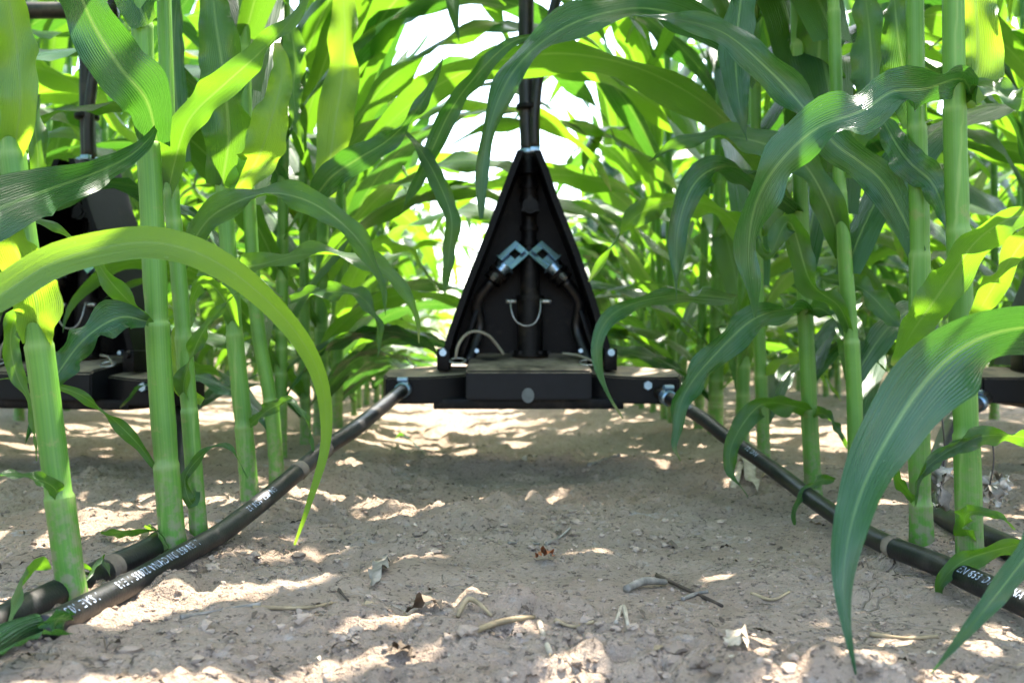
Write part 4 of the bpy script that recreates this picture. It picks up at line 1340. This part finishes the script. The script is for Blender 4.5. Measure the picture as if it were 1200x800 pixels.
stick([(1020, 745), (1060, 750), (1100, 748)], .0016, M['straw'], 'straw on the soil beneath the blurred front leaf')
stick([(640, 640), (655, 632), (668, 628)], .0015, M['greystraw'], 'short grey straw on the soil before the dip')
stick([(596, 638), (615, 634), (632, 638)], .0013, M['greystraw'], 'short grey straw just left of the rust coloured leaf bit')
stick([(690, 560), (712, 554), (726, 552)], .0030, M['greystraw'], 'grey stem chunk lying under the right end of the base plate', 'stem_chunk', 'stem chunk')
for pix, w, mat, nm, lab, cat in (
        ([(436, 686), (442, 672, .004), (452, 655)], .016, 'greystraw', 'wood_chip', 'flat grey wood chip lying left of centre', 'wood chip'),
        ([(626, 662), (638, 656, .006), (650, 660)], .016, 'redleaf', 'dead_leaf', 'small rust red dead leaf in the middle of the soil', 'dead leaf'),
        ([(856, 572), (872, 566, .010), (888, 580)], .024, 'paleleaf', 'dead_leaf', 'curled bleached dead leaf at the foot of the yellow green stalk', 'dead leaf'),
        ([(892, 566), (905, 560, .008), (922, 572)], .020, 'straw', 'dead_leaf', 'curled tan dead leaf beside the bleached one', 'dead leaf'),
        ([(856, 765), (866, 752, .006), (876, 758)], .014, 'paleleaf', 'dead_leaf', 'pale crumpled leaf bit on the front soil right of centre', 'dead leaf'),
        ([(476, 722), (500, 714, .006), (520, 722)], .012, 'litter', 'dead_leaf', 'dark crumpled leaf bit behind the arched straw', 'dead leaf'),
        ([(452, 770), (470, 764, .006), (486, 772)], .012, 'litter', 'dead_leaf', 'dark crumpled leaf bit in the left front sun patch', 'dead leaf'),
        ([(600, 545), (622, 540, .006), (645, 545)], .020, 'greystraw', 'dead_leaf', 'grey dead leaf lying beneath the middle base plate', 'dead leaf')):
    o = ground_scrap(None, nm, pix, w, M[mat], .003, 70, ruffle=.25)
    tag(o, lab, cat)


def crumbs():
    rng = np.random.RandomState(3); pr = random.Random(3)
    base = bmesh.new(); bmesh.ops.create_icosphere(base, subdivisions=1, radius=1.0)
    bv = np.array([v.co[:] for v in base.verts]); bf = [tuple(v.index for v in f.verts) for f in base.faces]; base.free()
    mb = MB()
    n = 17000
    d = .42 + 2.6 * rng.rand(n) ** 1.7
    x = (rng.rand(n) - .5) * 1.25 * d + .03 * d
    keep = vnoise(x / .11, d / .11, 21) + rng.rand(n) * 1.3 > .45
    for xi, yi in zip(x[keep], d[keep]):
        s = .0005 + .0021 * pr.random() ** 3.2 + (.002 if pr.random() < .006 else 0)
        v = bv * (1 + .9 * (rng.rand(len(bv), 1) - .5)) * s * np.array([pr.uniform(.8, 1.4), pr.uniform(.8, 1.4), pr.uniform(.55, .9)])
        a = pr.uniform(0, 6.28); ca, sa = math.cos(a), math.sin(a)
        w = np.stack([v[:, 0] * ca - v[:, 1] * sa + xi, v[:, 0] * sa + v[:, 1] * ca + yi, v[:, 2] + gzf(xi, yi) + s * .3], axis=1)
        mb.add(w, bf)
    o = mb.build('soil_crumbs', M['crumb'], smooth=False)
    tag(o, 'loose crumbs of dry soil scattered over the strip', None, None, 'stuff')


def litter(name, mat, n, lo, hi, seed, label):
    pr = random.Random(seed); mb = MB()
    for _ in range(n):
        d = .44 + 2.8 * pr.random() ** 1.6
        x = (pr.random() - .5) * 1.25 * d
        if float(vnoise(np.array([x / .14]), np.array([d / .14]), 31)[0]) + pr.random() < .35: continue
        ln = lo + (hi - lo) * pr.random() ** 2.2; w = ln * pr.uniform(.12, .55); az = pr.uniform(0, 6.28)
        z = gzf(x, d)
        dirn = np.array([math.cos(az), math.sin(az), pr.uniform(-.25, .35)]); s_ = np.array([-math.sin(az), math.cos(az), pr.uniform(-.5, .5)])
        nn = np.array([0, 0, 1.0]); k = pr.uniform(-.3, .5)
        C = np.array([np.array([x, d, z + .0015]) + dirn * ln * (t - .5) + nn * ln * k * math.sin(t * 3.1) * .5 for t in np.linspace(0, 1, 6)])
        blade(mb, C, np.array([s_] * 6), w, 2, .3, .2, 2, pr.uniform(0, 6), hang)
    o = mb.build(name, mat)
    tag(o, label, None, None, 'stuff')


def clods():
    rng = np.random.RandomState(9); pr = random.Random(9)
    base = bmesh.new(); bmesh.ops.create_icosphere(base, subdivisions=2, radius=1.0)
    bv = np.array([v.co[:] for v in base.verts]); bf = [tuple(v.index for v in f.verts) for f in base.faces]; base.free()
    mb = MB()
    for cx, cy, n, sp in ((640, 618, 26, 60), (740, 630, 24, 55), (480, 628, 16, 50), (560, 640, 14, 60), (860, 640, 14, 60), (300, 668, 14, 50), (700, 740, 10, 60), (430, 740, 10, 60), (820, 780, 16, 60), (560, 570, 20, 90), (240, 760, 10, 60), (150, 600, 14, 60)):
        for _ in range(n):
            g = G(cx + pr.gauss(0, sp), max(500, cy + pr.gauss(0, sp * .18)))
            s = .0018 + .0036 * pr.random() ** 2.4
            off = rng.rand(3) * 50
            d = vnoise(bv[:, 0] * 1.7 + off[0], bv[:, 1] * 1.7 + bv[:, 2] * 1.3 + off[1], 3)[:, None]
            v = bv * (1 + .45 * d + .12 * rng.randn(len(bv), 1)) * s * np.array([pr.uniform(.8, 1.5), pr.uniform(.8, 1.5), pr.uniform(.5, .85)])
            a = pr.uniform(0, 6.28); ca, sa = math.cos(a), math.sin(a)
            mb.add(np.stack([v[:, 0] * ca - v[:, 1] * sa + g.x, v[:, 0] * sa + v[:, 1] * ca + g.y, v[:, 2] + g.z + s * .15], axis=1), bf)
    o = mb.build('soil_clods', M['crumb'], smooth=False)
    tag(o, 'little broken clods of dry soil lying in patches on the strip', None, None, 'stuff')


clods()
crumbs()
litter('litter_shadow_specks', M['darktwig'], 2200, .002, .010, 12, 'fine dark rotted bits strewn over the soil, some standing for tiny shadows')  # partly litter, partly dark specks painted in for tiny soil shadows
litter('leaf_litter', M['litter'], 1500, .003, .015, 8, 'dark shreds of rotted leaf strewn over the soil, some standing for small shadows')  # real shreds, made dense and dark to imitate small shadows too
litter('straw_litter', M['straw'], 160, .004, .020, 9, 'pale chaff and straw shreds strewn over the soil')
litter('husk_litter', M['paleleaf'], 90, .003, .012, 10, 'bleached husk flakes strewn over the soil')
